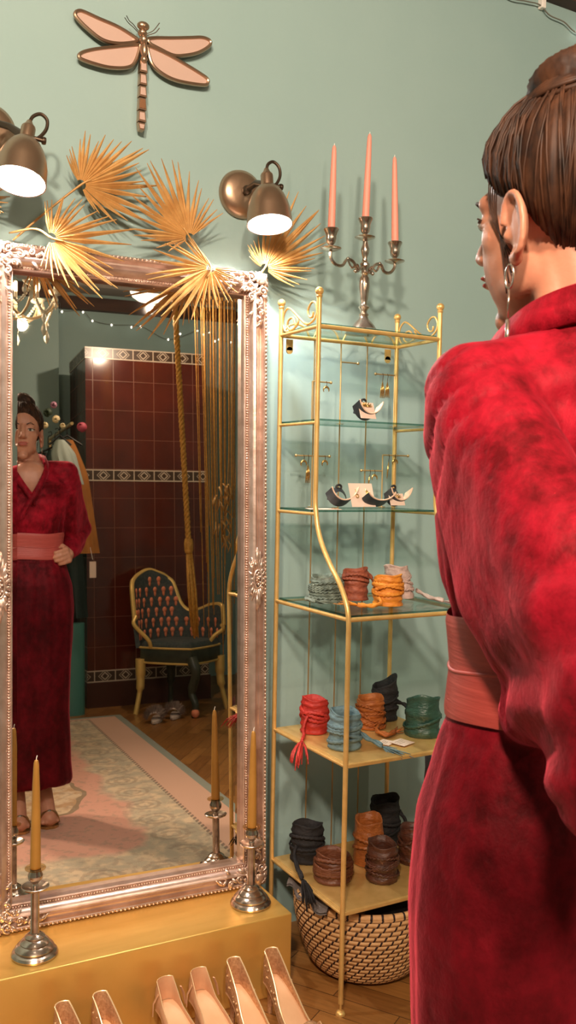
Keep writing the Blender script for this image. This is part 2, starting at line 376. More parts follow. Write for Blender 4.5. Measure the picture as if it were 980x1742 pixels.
# ------------------------------------------------------------------ wall sconces
def sconce(plate, neck, mouth, label, loopside):
    r = thing('wall_sconce', label, 'wall lamp', plate, 'bronze wall lamps above the mirror')
    P = V(plate); A = V(neck); B = V(mouth); ax = (B-A).normalized(); L = (B-A).length
    Ry = Matrix.Rotation(radians(90), 3, 'X')
    mb = MB(); mb.lathe([(.0005, 0), (.064, 0), (.066, .006), (.063, .016), (.052, .026), (.034, .032), (.0005, .034)], P, 40, Ry); part('wall_plate', mb, M_bronze, r)
    mb = MB(); mb.tube([P+V((0, -.03, 0)), P+V((0, -.06, .004)), (P+A)/2+V((0, -.02, 0)), A+ax*.03], [.009, .008, .008, .011], 12); mb.ell(P+V((.0, -.045, .002)), .013); part('arm', mb, M_dbronze, r)
    Q = ax.to_track_quat('Z', 'Y').to_matrix()
    mb = MB(); mb.lathe([(.0005, -.018), (.006, -.016), (.010, -.006), (.0155, .0), (.0165, .004), (.0165, .034), (.0005, .036)], A, 28, Q); part('socket_cap', mb, M_bronze, r, sharp=30)
    R = .060
    prof = [(.018, .034), (.024, .036), (.034, .046), (.044, .062), (.052, .083), (.057, .105), (.0595, L-.002), (R, L), (R-.002, L)]
    inner = [(R-.003, L-.001), (.0555, .105), (.050, .083), (.042, .064), (.032, .049), (.022, .040), (.0005, .038)]
    mb = MB(); mb.lathe(prof, A, 40, Q, cap=False); sh = part('shade', mb, M_bronze, r, sharp=60)
    mb = MB(); mb.lathe(inner, A, 40, Q, cap=False); part('shade_lining', mb, M_white, r, 'white enamel lining of the lamp shade')
    mb = MB(); mb.lathe([(.0005, .040), (.010, .042), (.012, .052), (.019, .062), (.0215, .072), (.018, .082), (.009, .088), (.0005, .089)], A, 20, Q); part('bulb', mb, M_bulb, r, 'glowing bulb')
    sx = loopside
    mb = MB(); mb.tube(catmull([A-ax*.012, A-ax*.03+V((.006*sx, 0, .0)), A-ax*.040+V((.022*sx, 0, 0)), A-ax*.028+V((.038*sx, 0, 0)), A-ax*.004+V((.040*sx, 0, 0)), A+ax*.018+V((.030*sx, 0, 0)), A+ax*.030+V((.018*sx, 0, 0))], 6), .0042, 8); part('cable', mb, M_dbronze, r)
    mb = MB(); mb.tube([A+ax*.026+V((.014*sx, 0, 0)), A+ax*.030+V((.036*sx, -.004, 0))], .005, 10); mb.lathe([(.0005, 0), (.008, 0), (.009, .004), (.008, .008), (.0005, .009)], A+ax*.030+V((.034*sx, -.004, 0)), 12, Matrix.Rotation(radians(90*sx), 3, 'Y')); part('thumb_screw', mb, M_dbronze, r)
    l = lamp('sconce_light', 'POINT', tuple(A+ax*.110), SCONCE_W, (1.0, .97, .93), .02)
    return r
SCONCE_W = 28.0
sconce((1.128, .1, 2.085), (1.131, -.052, 2.10), (1.127, -.082, 1.962), 'bronze wall lamp over the mirror corner nearest the candelabra', 1)
sconce((.455, .1, 2.125), (.515, -.052, 2.10), (.487, -.086, 1.963), 'bronze wall lamp at the photo edge above the mirror', 1)

# ------------------------------------------------------------------ dried palm fronds
def frond(hub, tips, y0, ytip, stem, label, extra=2, seed=1, fuse=.42):
    rnd = random.Random(seed); H = V((hub[0], y0, hub[1]))
    r = thing('palm_frond', label, 'dried palm leaf', tuple(H), 'dried gold palm leaves above the mirror')
    T = sorted([(atan2(z-hub[1], x-hub[0]), math.hypot(x-hub[0], z-hub[1])) for x, z in tips])
    # start after the biggest angular gap
    g = [(T[(i+1) % len(T)][0]-T[i][0]) % (2*pi) for i in range(len(T))]; k = g.index(max(g)); T = T[k+1:]+T[:k+1]
    T = [(a if a >= T[0][0] else a+2*pi, l) for a, l in T]
    F = []
    for i in range(len(T)-1):
        a, l = T[i]; a2, l2 = T[i+1]; n = max(1, round((a2-a)/radians(8.3)))
        for j in range(n):
            t = j/n; F.append((lerp(a, a2, t), lerp(l, l2, t)*(1 if j == 0 else rnd.uniform(.86, 1.0))))
    F.append(T[-1])
    dth = (F[-1][0]-F[0][0])/max(1, len(F)-1)
    mb = MB()
    for i, (a, l) in enumerate(F):
        d = V((cos(a), 0, sin(a))); sd = V((-sin(a), 0, cos(a))); yt = y0 + ytip*rnd.uniform(.5, 1.2) + rnd.uniform(-.008, .008)
        P = []; bend = rnd.uniform(-.06, .06)*l; ns = 9
        for j in range(ns):
            t = j/(ns-1); rr = .012+(l-.012)*t
            wmax = rr*dth*.60 if t < fuse else lerp(fuse*l*dth*.60, .0008, ((t-fuse)/(1-fuse))**1.15)
            wmax = max(.0007, min(wmax, .0118))
            y = lerp(y0, yt, t**1.4); c = V((hub[0], y, hub[1])) + d*rr + sd*bend*t*t
            P.append([c-sd*wmax+V((0, wmax*.75, 0)), c+V((0, -wmax*.45, 0)), c+sd*wmax+V((0, wmax*.75, 0))])
        mb.grid(P)
    part('leaf_fan', mb, M_palm, r, sharp=0, flat=True)
    mb = MB(); S = [V(p) for p in stem]; mb.tube(catmull([H+V((cos(F[len(F)//2][0]), 0, sin(F[len(F)//2][0])))*.03+V((0, -.002, 0)), H]+S, 5), [.0028]*(5*(len(S)+1))+[.002], 6); part('stem', mb, M_palm, r, sharp=0)
    return r
frond((.6637, 2.0176), [(.6206, 2.0738), (.6303, 2.091), (.6537, 2.1212), (.6677, 2.1429), (.7021, 2.1305), (.722, 2.143), (.759, 2.1326), (.7889, 2.133), (.8181, 2.1321), (.8308, 2.1273), (.8125, 2.0625), (.8223, 2.0445), (.8687, 2.0415), (.8351, 1.9531), (.8199, 1.9426), (.7781, 1.9446), (.7521, 1.9336), (.726, 1.9491), (.6931, 1.958)],
      .035, -.02, [(.59, .05, 1.95), (.508, .065, 1.868)], 'topmost dried palm leaf below the dragonfly tail with a long visible stalk', seed=2, fuse=.5)
frond((.9519, 1.9285), [(.7922, 2.0751), (.8189, 2.0875), (.8431, 2.107), (.865, 2.11), (.8965, 2.1142), (.9122, 2.1144), (.934, 2.0899), (.9571, 2.073), (.9758, 2.0553), (1.0082, 2.0264), (1.0274, 2.0019), (.7823, 2.0105), (.7826, 1.9904), (.7833, 1.935), (.7889, 1.9105), (.8133, 1.9013), (.8488, 1.8883), (.8766, 1.8792)],
      .03, -.025, [(.985, .04, 1.885), (1.02, .075, 1.84)], 'dried palm leaf fanning upward between the dragonfly and the bronze lamp', seed=3)
frond((.578, 1.8654), [(.5519, 1.9389), (.5654, 1.9477), (.5943, 1.9591), (.6237, 1.9638), (.6803, 1.9454), (.7127, 1.9365), (.731, 1.9323), (.7755, 1.9091), (.7685, 1.8747), (.7559, 1.8355), (.7344, 1.762), (.7123, 1.7594), (.6879, 1.7258), (.643, 1.7556), (.6119, 1.7478), (.5907, 1.7728), (.5742, 1.7599), (.5519, 1.7926)],
      -.018, -.025, [(.548, .01, 1.888), (.50, .07, 1.885)], 'dried palm leaf drooping over the mirror above the reflected chandelier', seed=4, fuse=.38)
frond((.9856, 1.8448), [(.8513, 1.8884), (.8247, 1.8607), (.8067, 1.8123), (.8123, 1.793), (.8235, 1.7566), (.8267, 1.7167), (.8513, 1.699), (.8816, 1.6816), (.92, 1.7032), (.948, 1.7111), (.9761, 1.7295), (1.0017, 1.7478), (1.0305, 1.7587), (1.0498, 1.7661), (1.0619, 1.8122), (1.0703, 1.8396), (1.0465, 1.8499), (.928, 1.9093), (.8729, 1.8965)],
      -.03, -.018, [(.975, .01, 1.89), (.962, .07, 1.93)], 'brightly lit dried palm leaf spread over the mirror top beside its carved corner', seed=5, fuse=.35)
frond((1.1725, 1.8777), [(1.1146, 1.93), (1.1152, 1.8976), (1.2364, 2.0876), (1.2699, 2.0876), (1.3228, 2.0654), (1.3351, 2.0493), (1.3493, 2.0131), (1.3572, 1.9577), (1.3408, 1.9441), (1.322, 1.8965), (1.3059, 1.8776), (1.2933, 1.8564), (1.2708, 1.8409), (1.2503, 1.8307), (1.1515, 1.9296), (1.1386, 1.955), (1.19, 2.05)],
      .03, -.02, [(1.15, .04, 1.85), (1.12, .08, 1.81)], 'dried palm leaf under the bronze lamp pointing at the candelabra', seed=6)
frond((.4107, 1.9448), [(.4871, 1.9573), (.4819, 1.9362), (.474, 1.9147), (.4502, 1.8909), (.4896, 1.9847), (.45, 2.05), (.36, 2.03), (.34, 1.95), (.38, 1.87)],
      .03, -.03, [(.42, .05, 1.90), (.43, .08, 1.86)], 'dried palm leaf half hidden behind the bronze lamp at the photo edge', seed=7)

# ------------------------------------------------------------------ dragonfly wall ornament
WINGS = [[(.8199, 2.4201), (.8106, 2.4268), (.7669, 2.4414), (.718, 2.4492), (.6801, 2.456), (.6663, 2.4551), (.6581, 2.4477), (.6613, 2.4379), (.6884, 2.418), (.7267, 2.3998), (.7653, 2.3999), (.8024, 2.4104)],
 [(.8259, 2.4097), (.8171, 2.4084), (.7654, 2.3914), (.7129, 2.3734), (.6811, 2.359), (.6686, 2.3476), (.6734, 2.34), (.7012, 2.3361), (.7416, 2.3353), (.7784, 2.3414), (.8032, 2.3518), (.8147, 2.367), (.8236, 2.3927)],
 [(.8484, 2.4294), (.8611, 2.4364), (.9127, 2.4489), (.9653, 2.4626), (.9965, 2.471), (1.0169, 2.4702), (1.0238, 2.4625), (1.015, 2.4493), (.9882, 2.4295), (.9528, 2.4143), (.9177, 2.4061), (.8786, 2.4136), (.855, 2.4199)],
 [(.847, 2.4093), (.855, 2.4128), (.8959, 2.4058), (.9398, 2.394), (.9845, 2.3799), (1.0141, 2.3682), (1.0174, 2.3566), (1.0076, 2.3495), (.9672, 2.3447), (.923, 2.3439), (.8881, 2.3521), (.8621, 2.368), (.8511, 2.3913)]]
dr = thing('dragonfly_ornament', 'bronze dragonfly wall ornament with four mirrored wings, their pink reflection painted', 'wall ornament', (.835, .098, 2.19))
for o in WINGS:
    pts = catmull([(x, .080, z) for x, z in o], 5, True)
    mb = MB(); mb.tube(pts, .0048, 8, True, flat=1.3, up=(0, 1, 0)); wf = part('wing', mb, M_bronze, dr)
    c = sum(pts, V())/len(pts); ins = [c+(p-c)*.965 for p in pts]
    mb = MB(); mb.ring_loft([[p+V((0, .006, 0)) for p in ins], [p+V((0, -.001, 0)) for p in ins]]); part('wing_mirror', mb, M_dglass, wf, 'mirrored wing pane with its pink reflection painted', sharp=30)
SEG = [(.8349, 2.417), (.8346, 2.3737), (.8338, 2.338), (.8334, 2.3064), (.833, 2.2759), (.8321, 2.243), (.8317, 2.2132), (.8311, 2.1913)]
mb = MB(); mb.ell((.826, .055, 2.448), (.0165, .012, .011)); mb.ell((.826, .060, 2.433), (.012, .012, .010)); mb.ell((.830, .062, 2.418), (.011, .012, .013)); mb.ell((.833, .066, 2.395), (.0095, .012, .022)); mb.ell((.8345, .07, 2.372), (.009, .010, .010))
mb.tube([(.832, .098, 2.42), (.832, .075, 2.42)], .006); part('thorax', mb, M_bronze, dr)
for i in range(1, 7):
    (xa, za), (xb, zb) = SEG[i], SEG[i+1]; wa, wb = .0085, .0102
    if i == 6: wa, wb = .0095, .006
    mb = MB()
    for (hw, hh, y, mi) in ((0, 0, .072, 0),):
        mb.ring_loft([[V((xa-wa, .086, za)), V((xa+wa, .086, za)), V((xa+wa, .072, za)), V((xa-wa, .072, za))], [V((xb-wb, .086, zb+.002)), V((xb+wb, .086, zb+.002)), V((xb+wb, .068, zb+.002)), V((xb-wb, .068, zb+.002))]])
    sg = part('tail_segment', mb, M_bronze, dr, flat=True)
    mb = MB(); mb.ring_loft([[V((xa-wa*.72, .073, za-.004)), V((xa+wa*.72, .073, za-.004)), V((xa+wa*.72, .0705, za-.004)), V((xa-wa*.72, .0705, za-.004))], [V((xb-wb*.72, .071, zb+.006)), V((xb+wb*.72, .071, zb+.006)), V((xb+wb*.72, .0665, zb+.006)), V((xb-wb*.72, .0665, zb+.006))]])
    part('tail_mirror', mb, M_dglass if i != 4 else pbr('amber_glass', (.6, .3, .16), .2, .7), sg, 'mirrored inlay of the tail', flat=True)
for pts in ([(.8138, .06, 2.436), (.80, .057, 2.447), (.789, .055, 2.452), (.7807, .053, 2.462)], [(.8138, .06, 2.432), (.80, .057, 2.440), (.787, .055, 2.446), (.776, .053, 2.456)], [(.838, .06, 2.434), (.85, .057, 2.441), (.8578, .055, 2.449), (.8691, .053, 2.466)], [(.838, .06, 2.430), (.85, .057, 2.435), (.860, .055, 2.441), (.869, .053, 2.453)]):
    mb = MB(); mb.tube(catmull(pts, 4), .0011, 6); part('antenna', mb, M_dbronze, dr)

# ------------------------------------------------------------------ brass etagere shelf
SX, SW, D1, D2 = 1.211, .386, .1985, .3655
ZT, ZG1, ZG2, Z3, Z4, Z5 = 1.695, 1.4515, 1.218, .970, .613, .249
M_gedge = glassy('glass_edge', (.30, .48, .42))
sh = thing('etagere_shelf', 'tall brass tube shelf stand with scrolled top and curved front posts', 'shelf', (SX+SW/2, -.18, 0))
PR = .0064
def front_post(x):
    p = [(x, -D1, ZT+.075)] + [(x, -D1, z) for z in (1.6, 1.5, 1.4, 1.3, 1.25)]
    p += [(x, -.203, 1.222), (x, -.214, 1.181), (x, -.239, 1.138), (x, -.280, 1.092), (x, -.315, 1.060), (x, -.341, 1.028), (x, -.358, .997), (x, -D2, .962)] + [(x, -D2, z) for z in (.9, .75, .6, .45, .3, .15, .028)]
    return catmull(p, 4)
for x in (SX, SX+SW):
    mb = MB(); mb.tube(front_post(x), PR, 12); fp = part('curved_post', mb, M_brass, sh, sharp=50)
    mb = MB(); mb.ell((x, -D1, ZT+.088), .0108, None, 18, 12); mb.lathe([(.005, -.02), (.0085, -.012), (.006, -.008)], (x, -D1, ZT+.088), 14); part('ball_finial', mb, M_brass, fp)
    mb = MB(); mb.tube([(x, -D2, .006), (x, -D2, .03)], .003, 8); mb.lathe([(.0005, 0), (.012, 0), (.0125, .004), (.010, .008), (.006, .011), (.0005, .012)], (x, -D2, 0), 20); part('foot', mb, M_brass, fp)
    mb = MB(); mb.tube([(x, 0, ZT+.075), (x, 0, .8), (x, 0, .028)], PR, 12); bp = part('post', mb, M_brass, sh, sharp=50)
    mb = MB(); mb.ell((x, 0, ZT+.088), .0108, None, 18, 12); mb.lathe([(.005, -.02), (.0085, -.012), (.006, -.008)], (x, 0, ZT+.088), 14); part('ball_finial', mb, M_brass, bp)
    mb = MB(); mb.tube([(x, 0, .006), (x, 0, .03)], .003, 8); mb.lathe([(.0005, 0), (.012, 0), (.0125, .004), (.010, .008), (.0005, .012)], (x, 0, 0), 20); part('foot', mb, M_brass, bp)
def rail(a, b, r=.0052):
    mb = MB(); mb.tube([a, b], r, 10); part('rail', mb, M_brass, sh, sharp=50)
for z, d in ((ZT, D1), (ZG1, D1), (ZG2, D1), (Z3, D2), (Z4, D2), (Z5, D2)):
    for x in (SX, SX+SW): rail((x, -d, z), (x, 0, z), .0052 if z in (ZT, Z3) else .0042)
    if z not in (ZG1, ZG2): rail((SX, 0, z), (SX+SW, 0, z), .0052 if z in (ZT,) else .0035)
    if z in (ZT, Z3): rail((SX, -d, z), (SX+SW, -d, z), .0058)
for z, d in ((ZT, D1), (ZG1, D1), (ZG2, D1), (Z3, D2)):
    mb = MB(); mb.box((SX+SW/2, -d/2, z+.0075), (SW-.012, d+.004 if z in (ZG1, ZG2) else d-.012, .005)); mb.mi = [1, 1, 1, 1, 0, 0]; part('glass_shelf', mb, [M_glass, M_gedge], sh, 'clear glass shelf pane', flat=True)
for z in (Z4, Z5):
    mb = MB(); mb.box((SX+SW/2, -D2/2, z+.0045), (SW-.013, D2-.003, .003)); mb.box((SX+SW/2, -D2+.001, z), (SW-.013, .007, .0095)); mb.box((SX+.0045, -D2/2, z), (.006, D2-.013, .0095)); mb.box((SX+SW-.0045, -D2/2, z), (.006, D2-.013, .0095))
    bev(part('metal_shelf', mb, M_brass, sh, 'gold painted sheet metal shelf', flat=True), .002)
for i, x in enumerate((1.318, 1.405, 1.494)):
    mb = MB(); mb.tube([(x, 0, Z5), (x, 0, ZT)], .0022, 6); part('back_rod', mb, M_brassd, sh)
for x in (1.24, 1.568):
    mb = MB(); mb.box((x, .004, ZT-.022), (.02, .003, .03)); mb.lathe([(.0005, 0), (.01, 0), (.01, .003), (.0005, .003)], (x, .0055, ZT-.037), 14, Matrix.Rotation(radians(90), 3, 'X')); part('wall_tab', mb, M_brass, sh)
def scroll(P):   # P: function (s,h)->point ; a big curl at the back, a diagonal, a small curl in front
    def pt(a): return [P(s, h) for s, h in a]
    sp = [(.28+.15*k*cos(2.2+t)/14*1.0, .022+.024*k*sin(2.2+t)/14) for k, t in ((i, -i*.55) for i in range(3, 15))]
    mb = MB()
    a = [(.40, .012), (.33, .034), (.22, .034), (.17, .018), (.26, .004), (.38, .008), (.47, .020), (.42, .034)]
    mb.tube(catmull(pt(a), 6), .0028, 7)
    a = [(.12, .004), (.05, .022), (.07, .050), (.16, .064), (.26, .060), (.45, .036), (.62, .014), (.72, .006)]
    mb.tube(catmull(pt(a), 6), .0028, 7)
    a = [(.62, .014), (.76, .008), (.90, .018), (.95, .038), (.90, .058), (.80, .060), (.72, .044), (.76, .026), (.84, .024), (.86, .036)]
    mb.tube(catmull(pt(a), 6), .0028, 7)
    a = [(.05, .022), (.13, .004), (.24, .002)]
    mb.tube(catmull(pt(a), 6), .0026, 7)
    part('scroll', mb, M_brass, sh, sharp=0)
for x in (SX, SX+SW): scroll(lambda s, h, x=x: V((x, -s*D1, ZT+.004+h)))
for k in range(4):
    x0 = SX+SW*k/4; mb = MB()
    mb.tube(catmull([(x0+.005, 0, ZT), (x0+.02, 0, ZT+.026), (x0+.048, 0, ZT+.036), (x0+.076, 0, ZT+.026), (x0+.0915, 0, ZT)], 6), .0028, 7); part('arch', mb, M_brass, sh, sharp=0)

# ------------------------------------------------------------------ candelabra
cb = thing('candelabra', 'silver three-armed candelabra on top of the brass shelf', 'candelabra', (1.412, -.1, ZT+.0105)); c0 = V((1.412, -.1, ZT+.0105))
mb = MB(); mb.lathe([(.0005, 0), (.050, 0), (.051, .004), (.046, .008), (.036, .013), (.030, .022), (.022, .032), (.014, .040), (.012, .046), (.0005, .047)], c0, 40); part('base', mb, M_silver, cb, sharp=28)
mb = MB(); mb.lathe([(.010, .045), (.014, .052), (.008, .060), (.011, .066), (.016, .072), (.010, .078), (.0085, .086), (.011, .095), (.015, .13), (.0135, .15), (.009, .158), (.013, .163), (.009, .168), (.0095, .178), (.013, .184), (.013, .190), (.008, .196), (.0065, .205), (.010, .217), (.012, .228), (.0085, .240), (.0065, .250), (.009, .256), (.0005, .258)], c0, 24); part('stem', mb, M_silver, cb, sharp=28)
def cup(x, zd):
    c = (x, -.1, zd)
    mb = MB(); mb.lathe([(.004, -.004), (.014, -.003), (.027, .002), (.0285, .004), (.026, .005), (.012, .001), (.004, .002)], c, 28); part('drip_pan', mb, M_silver, cb)
    mb = MB(); mb.lathe([(.005, .0), (.008, .006), (.006, .012), (.012, .019), (.014, .030), (.0135, .036), (.017, .046), (.0205, .053), (.0195, .0555), (.011, .054), (.0005, .050)], c, 24); part('socket', mb, M_silver, cb, sharp=40)
cup(1.303, 1.919); cup(1.411, 1.963); cup(1.511, 1.912)
for sx, xe, ze in ((-1, 1.303, 1.917), (1, 1.511, 1.910)):
    x0, z0 = 1.411, 1.884; dx = xe-x0
    mb = MB(); mb.tube(catmull([(x0+sx*.008, -.1, z0), (x0+dx*.20, -.1, z0-.006), (x0+dx*.34, -.1, z0+.012), (x0+dx*.52, -.1, z0+.016), (x0+dx*.66, -.1, z0-.002), (x0+dx*.86, -.1, z0-.002), (xe, -.1, z0+.014), (xe, -.1, ze)], 6), [.0045]*43, 8)
    mb.tube(catmull([(x0+dx*.5, -.1, z0+.015), (x0+dx*.38, -.1, z0-.004), (x0+dx*.22, -.1, z0+.006), (x0+dx*.16, -.1, z0-.008), (x0+dx*.25, -.1, z0-.013)], 5), .0032, 7); mb.ell((x0+dx*.27, -.1, z0-.012), .0055); mb.ell((x0+dx*.5, -.1, z0+.018), .005)
    part('arm', mb, M_silver, cb)
for (x, z, xt, zt, lab) in ((1.303, 1.969, 1.307, 2.193, 'peach taper candle on the candelabra arm nearest the bronze wall lamp'), (1.411, 2.013, 1.419, 2.245, 'tallest peach taper candle in the middle of the candelabra'), (1.511, 1.962, 1.503, 2.199, 'peach taper candle on the candelabra arm nearest the woman')):
    t = thing('taper_candle', lab, 'candle', (x, -.1, z), 'peach candles in the candelabra'); a = V((x, -.1, z)); b = V((xt, -.1, zt)); d = b-a
    mb = MB(); mb.tube([a, a+d*.02, a+d*.3, a+d*.6, a+d*.9, a+d*.97, b], [.0098, .0102, .0095, .0083, .0066, .0056, .003], 16); part('wax', mb, M_candlep, t)
    mb = MB(); mb.tube([b-d*.01, b+V((.0005, 0, .006))], .001, 6); part('wick', mb, M_white, t)

# ------------------------------------------------------------------ pumps in front of the box
M_gl1 = pbr('gold_glitter_leather', (.55, .29, .14), .35, .5, (.75, .45, .25), 160, .5, 220, (1, 1, 1), .003)
M_nude = pbr('nude_satin', (.66, .36, .20), .38, .1, (.60, .31, .17), 30, .05, 90)
M_insole = pbr('pale_insole_leather', (.76, .45, .25), .45, 0, (.68, .38, .20), 12, .05, 60)
M_trim = pbr('pale_gold_piping', (.86, .62, .36), .35, .5)
def pump(x, y, ang, style, label):
    """heel at (x,y); toe runs along local -y; heel 75 mm"""
    r = thing('pump', label, 'shoe', (x, y, 0), 'high heeled shoes in front of the gold box')
    R = Matrix.Translation((x, y, 0)) @ Matrix.Rotation(ang, 4, 'Z')
    HH = .078
    def sole(t): # t 0 heel ..1 toe -> (dist, height)
        d = .235*t; h = HH*(1-min(1, t/.68))**1.0; h = HH*(.5+.5*cos(pi*min(1, t/.70))) ; return d, h+.006
    def halfw(t):
        return (.0205 if style != 'slit' else .0245)+.009*min(1, t/.35)**1.2 + (.007*sin(pi*max(0, min(1, (t-.25)/.7))) if t > .25 else 0) - (.034*max(0, (t-.80)/.2)**1.6)
    N = 22; top = []; out = []
    def ring(t, hgt, lean, f=1.0):
        d, h = sole(t); w = max(.004, halfw(t))*f
        return (V((-w-lean, -d, h+hgt)), V((w+lean, -d, h+hgt)))
    # upper: closed loop outline round the foot, bottom edge and top line
    loop = [i/N for i in range(N+1)]
    def outline(hf, wf, off=0):
        L = []; Rr = []
        for t in loop:
            d, h = sole(t); w = max(.003, halfw(t))*wf; z = h+hf(t)
            L.append(V((-w, -d, z))); Rr.append(V((w, -d, z)))
        back = [V((halfw(0)*wf*sin(a), .016*wf*cos(a)-.004, sole(0)[1]+hf(0))) for a in (-1.2, -.8, -.4, 0, .4, .8, 1.2)]
        return L[::-1] + back + Rr
    if style == 'slit': hgt = lambda t: .062-.042*min(1, t/.16) if t < .16 else .020+.022*max(0, (t-.5)/.5)
    else: hgt = lambda t: .052*(1-min(1, t/.45))**1.4+.020 if t < .62 else .020+.030*min(1, (t-.62)/.1)*(1-max(0, (t-.72)/.28)*.7)
    bot = outline(lambda t: 0, 1.0); mid = outline(lambda t: hgt(t)*.55, 1.04); tp = outline(hgt, .86)
    inn = [V((p.x*.93, p.y*.985, p.z-.002)) for p in tp]; ib = [V((p.x*.90, p.y*.985, p.z+.004)) for p in bot]
    mb = MB(); mb.grid([bot, mid, tp, inn, ib])
    ti = [i for i in range(N+1)]
    # vamp covering the toes
    vamp = []
    for t in [.66+.34*k/7 for k in range(8)]:
        d, h = sole(t); w = max(.003, halfw(t)); hh = (.020+.030*min(1, (t-.62)/.1)*(1-max(0, (t-.72)/.28)*.7)) if style != 'slit' else (.020+.022*max(0, (t-.5)/.5))
        vamp.append([V((w*sin(a)*(1.02), -d, h+.002+(hh+.010)*cos(a)**.8 if abs(a) < pi/2-.01 else h+.002)) for a in [lerp(-pi/2, pi/2, j/10) for j in range(11)]])
    mb.grid(vamp); mb.xf(R.copy()); M = M_gl1 if style == 'glitter' else M_nude
    part('upper', mb, M, r, sharp=60)
    mb = MB(); P = []
    for t in loop:
        d, h = sole(t); w = max(.003, halfw(t))*.9; P.append([V((-w, -d, h+.006)), V((-w*.5, -d, h+.0045)), V((0, -d, h+.004)), V((w*.5, -d, h+.0045)), V((w, -d, h+.006))])
    P.insert(0, [V((-.012, .006, sole(0)[1]+.006)), V((-.006, .009, sole(0)[1]+.005)), V((0, .010, sole(0)[1]+.005)), V((.006, .009, sole(0)[1]+.005)), V((.012, .006, sole(0)[1]+.006))])
    mb.grid(P); mb.xf(R); part('insole', mb, M_insole, r, sharp=0)
    mb = MB(); Q = []
    for t in loop:
        d, h = sole(t); w = max(.003, halfw(t)); Q.append([V((-w, -d, h)), V((w, -d, h)), V((w, -d, h-.005)), V((-w, -d, h-.005))])
    mb.ring_loft(Q); mb.xf(R); part('outsole', mb, M_insole, r)
    mb = MB(); mb.ring_loft([[V((w*cos(a), .004-dy+w*1.1*sin(a), z)) for a in [2*pi*k/12 for k in range(12)]] for (z, w, dy) in ((0, .006, .004), (.004, .006, .004), (.03, .0065, .006), (.055, .010, .010), (.068, .015, .014), (.074, .017, .016))]); mb.xf(R); part('heel', mb, M, r)
    mb = MB(); mb.tube([R @ p for p in tp], .0017 if style != 'slit' else .0009, 6); part('topline_piping', mb, M_trim, r, 'pale gold piping round the opening')
    if style == 'slit':
        for sx in (-1, 1):
            mb = MB(); mb.tube([R @ V((sx*.030, -.022, HH+.050)), R @ V((sx*.040, -.018, HH+.030)), R @ V((sx*.044, -.022, HH+.004))], [.0035, .004, .003], 6, flat=.4); part('side_strap', mb, M_nude, r)
    else:
        mb = MB(); rnd = random.Random(5)
        for k in range(26):
            t = .04+.30*rnd.random(); s = rnd.choice((-1, 1)); d, h = sole(t); mb.ell(R @ V((s*(halfw(t)*1.03+.0005), -d, h+hgt(t)*rnd.uniform(.2, .85))), rnd.uniform(.0015, .0028), None, 6, 4)
        part('crystal_beads', mb, M_trim, r)
    return r
pump(.549, -.272, .30, 'glitter', 'gold glitter pump at the cut edge, farthest from the shelf')
pump(.634, -.271, .26, 'glitter', 'gold glitter pump second from the photo edge, just below the plinth end')
pump(.792, -.262, .16, 'slit', 'plain nude shoe with raised heel tab, below the middle of the plinth')
pump(.876, -.262, .14, 'slit', 'plain nude shoe with raised heel tab and crystal clip, second of that pair')
pump(.962, -.274, .10, 'glitter', 'gold lattice pump standing beside the plain nude pair')
pump(1.063, -.276, .06, 'glitter', 'gold lattice pump nearest the brass shelf')

# ------------------------------------------------------------------ leather wrap belts on the shelves
def leather(name, col, col2, rough=.6): return pbr(name, col, rough, 0, col2, 35, .5, 90, (1, 1, 2.4), .004)
L_sage = leather('sage_green_suede', (.115, .15, .125), (.19, .23, .19)); L_terr = leather('terracotta_suede', (.34, .085, .04), (.22, .05, .026)); L_oran = leather('saffron_orange_suede', (.70, .25, .02), (.52, .155, .012))
L_pink = leather('dusty_pink_suede', (.56, .40, .36), (.42, .29, .26)); L_red = leather('scarlet_suede', (.52, .03, .02), (.36, .016, .012)); L_blue = leather('petrol_blue_suede', (.10, .17, .20), (.16, .25, .28))
L_or2 = leather('burnt_orange_suede', (.46, .13, .02), (.30, .075, .013)); L_blk = leather('black_suede', (.008, .007, .008), (.015, .012, .013), .8); L_grn = leather('bottle_green_leather', (.018, .055, .04), (.03, .085, .06), .35)
L_brn = leather('chestnut_leather', (.12, .035, .016), (.19, .062, .028), .42); L_brd = leather('dark_brown_leather', (.06, .02, .012), (.11, .035, .018), .42); L_tan = leather('tan_leather', (.40, .12, .025), (.30, .085, .018), .42)
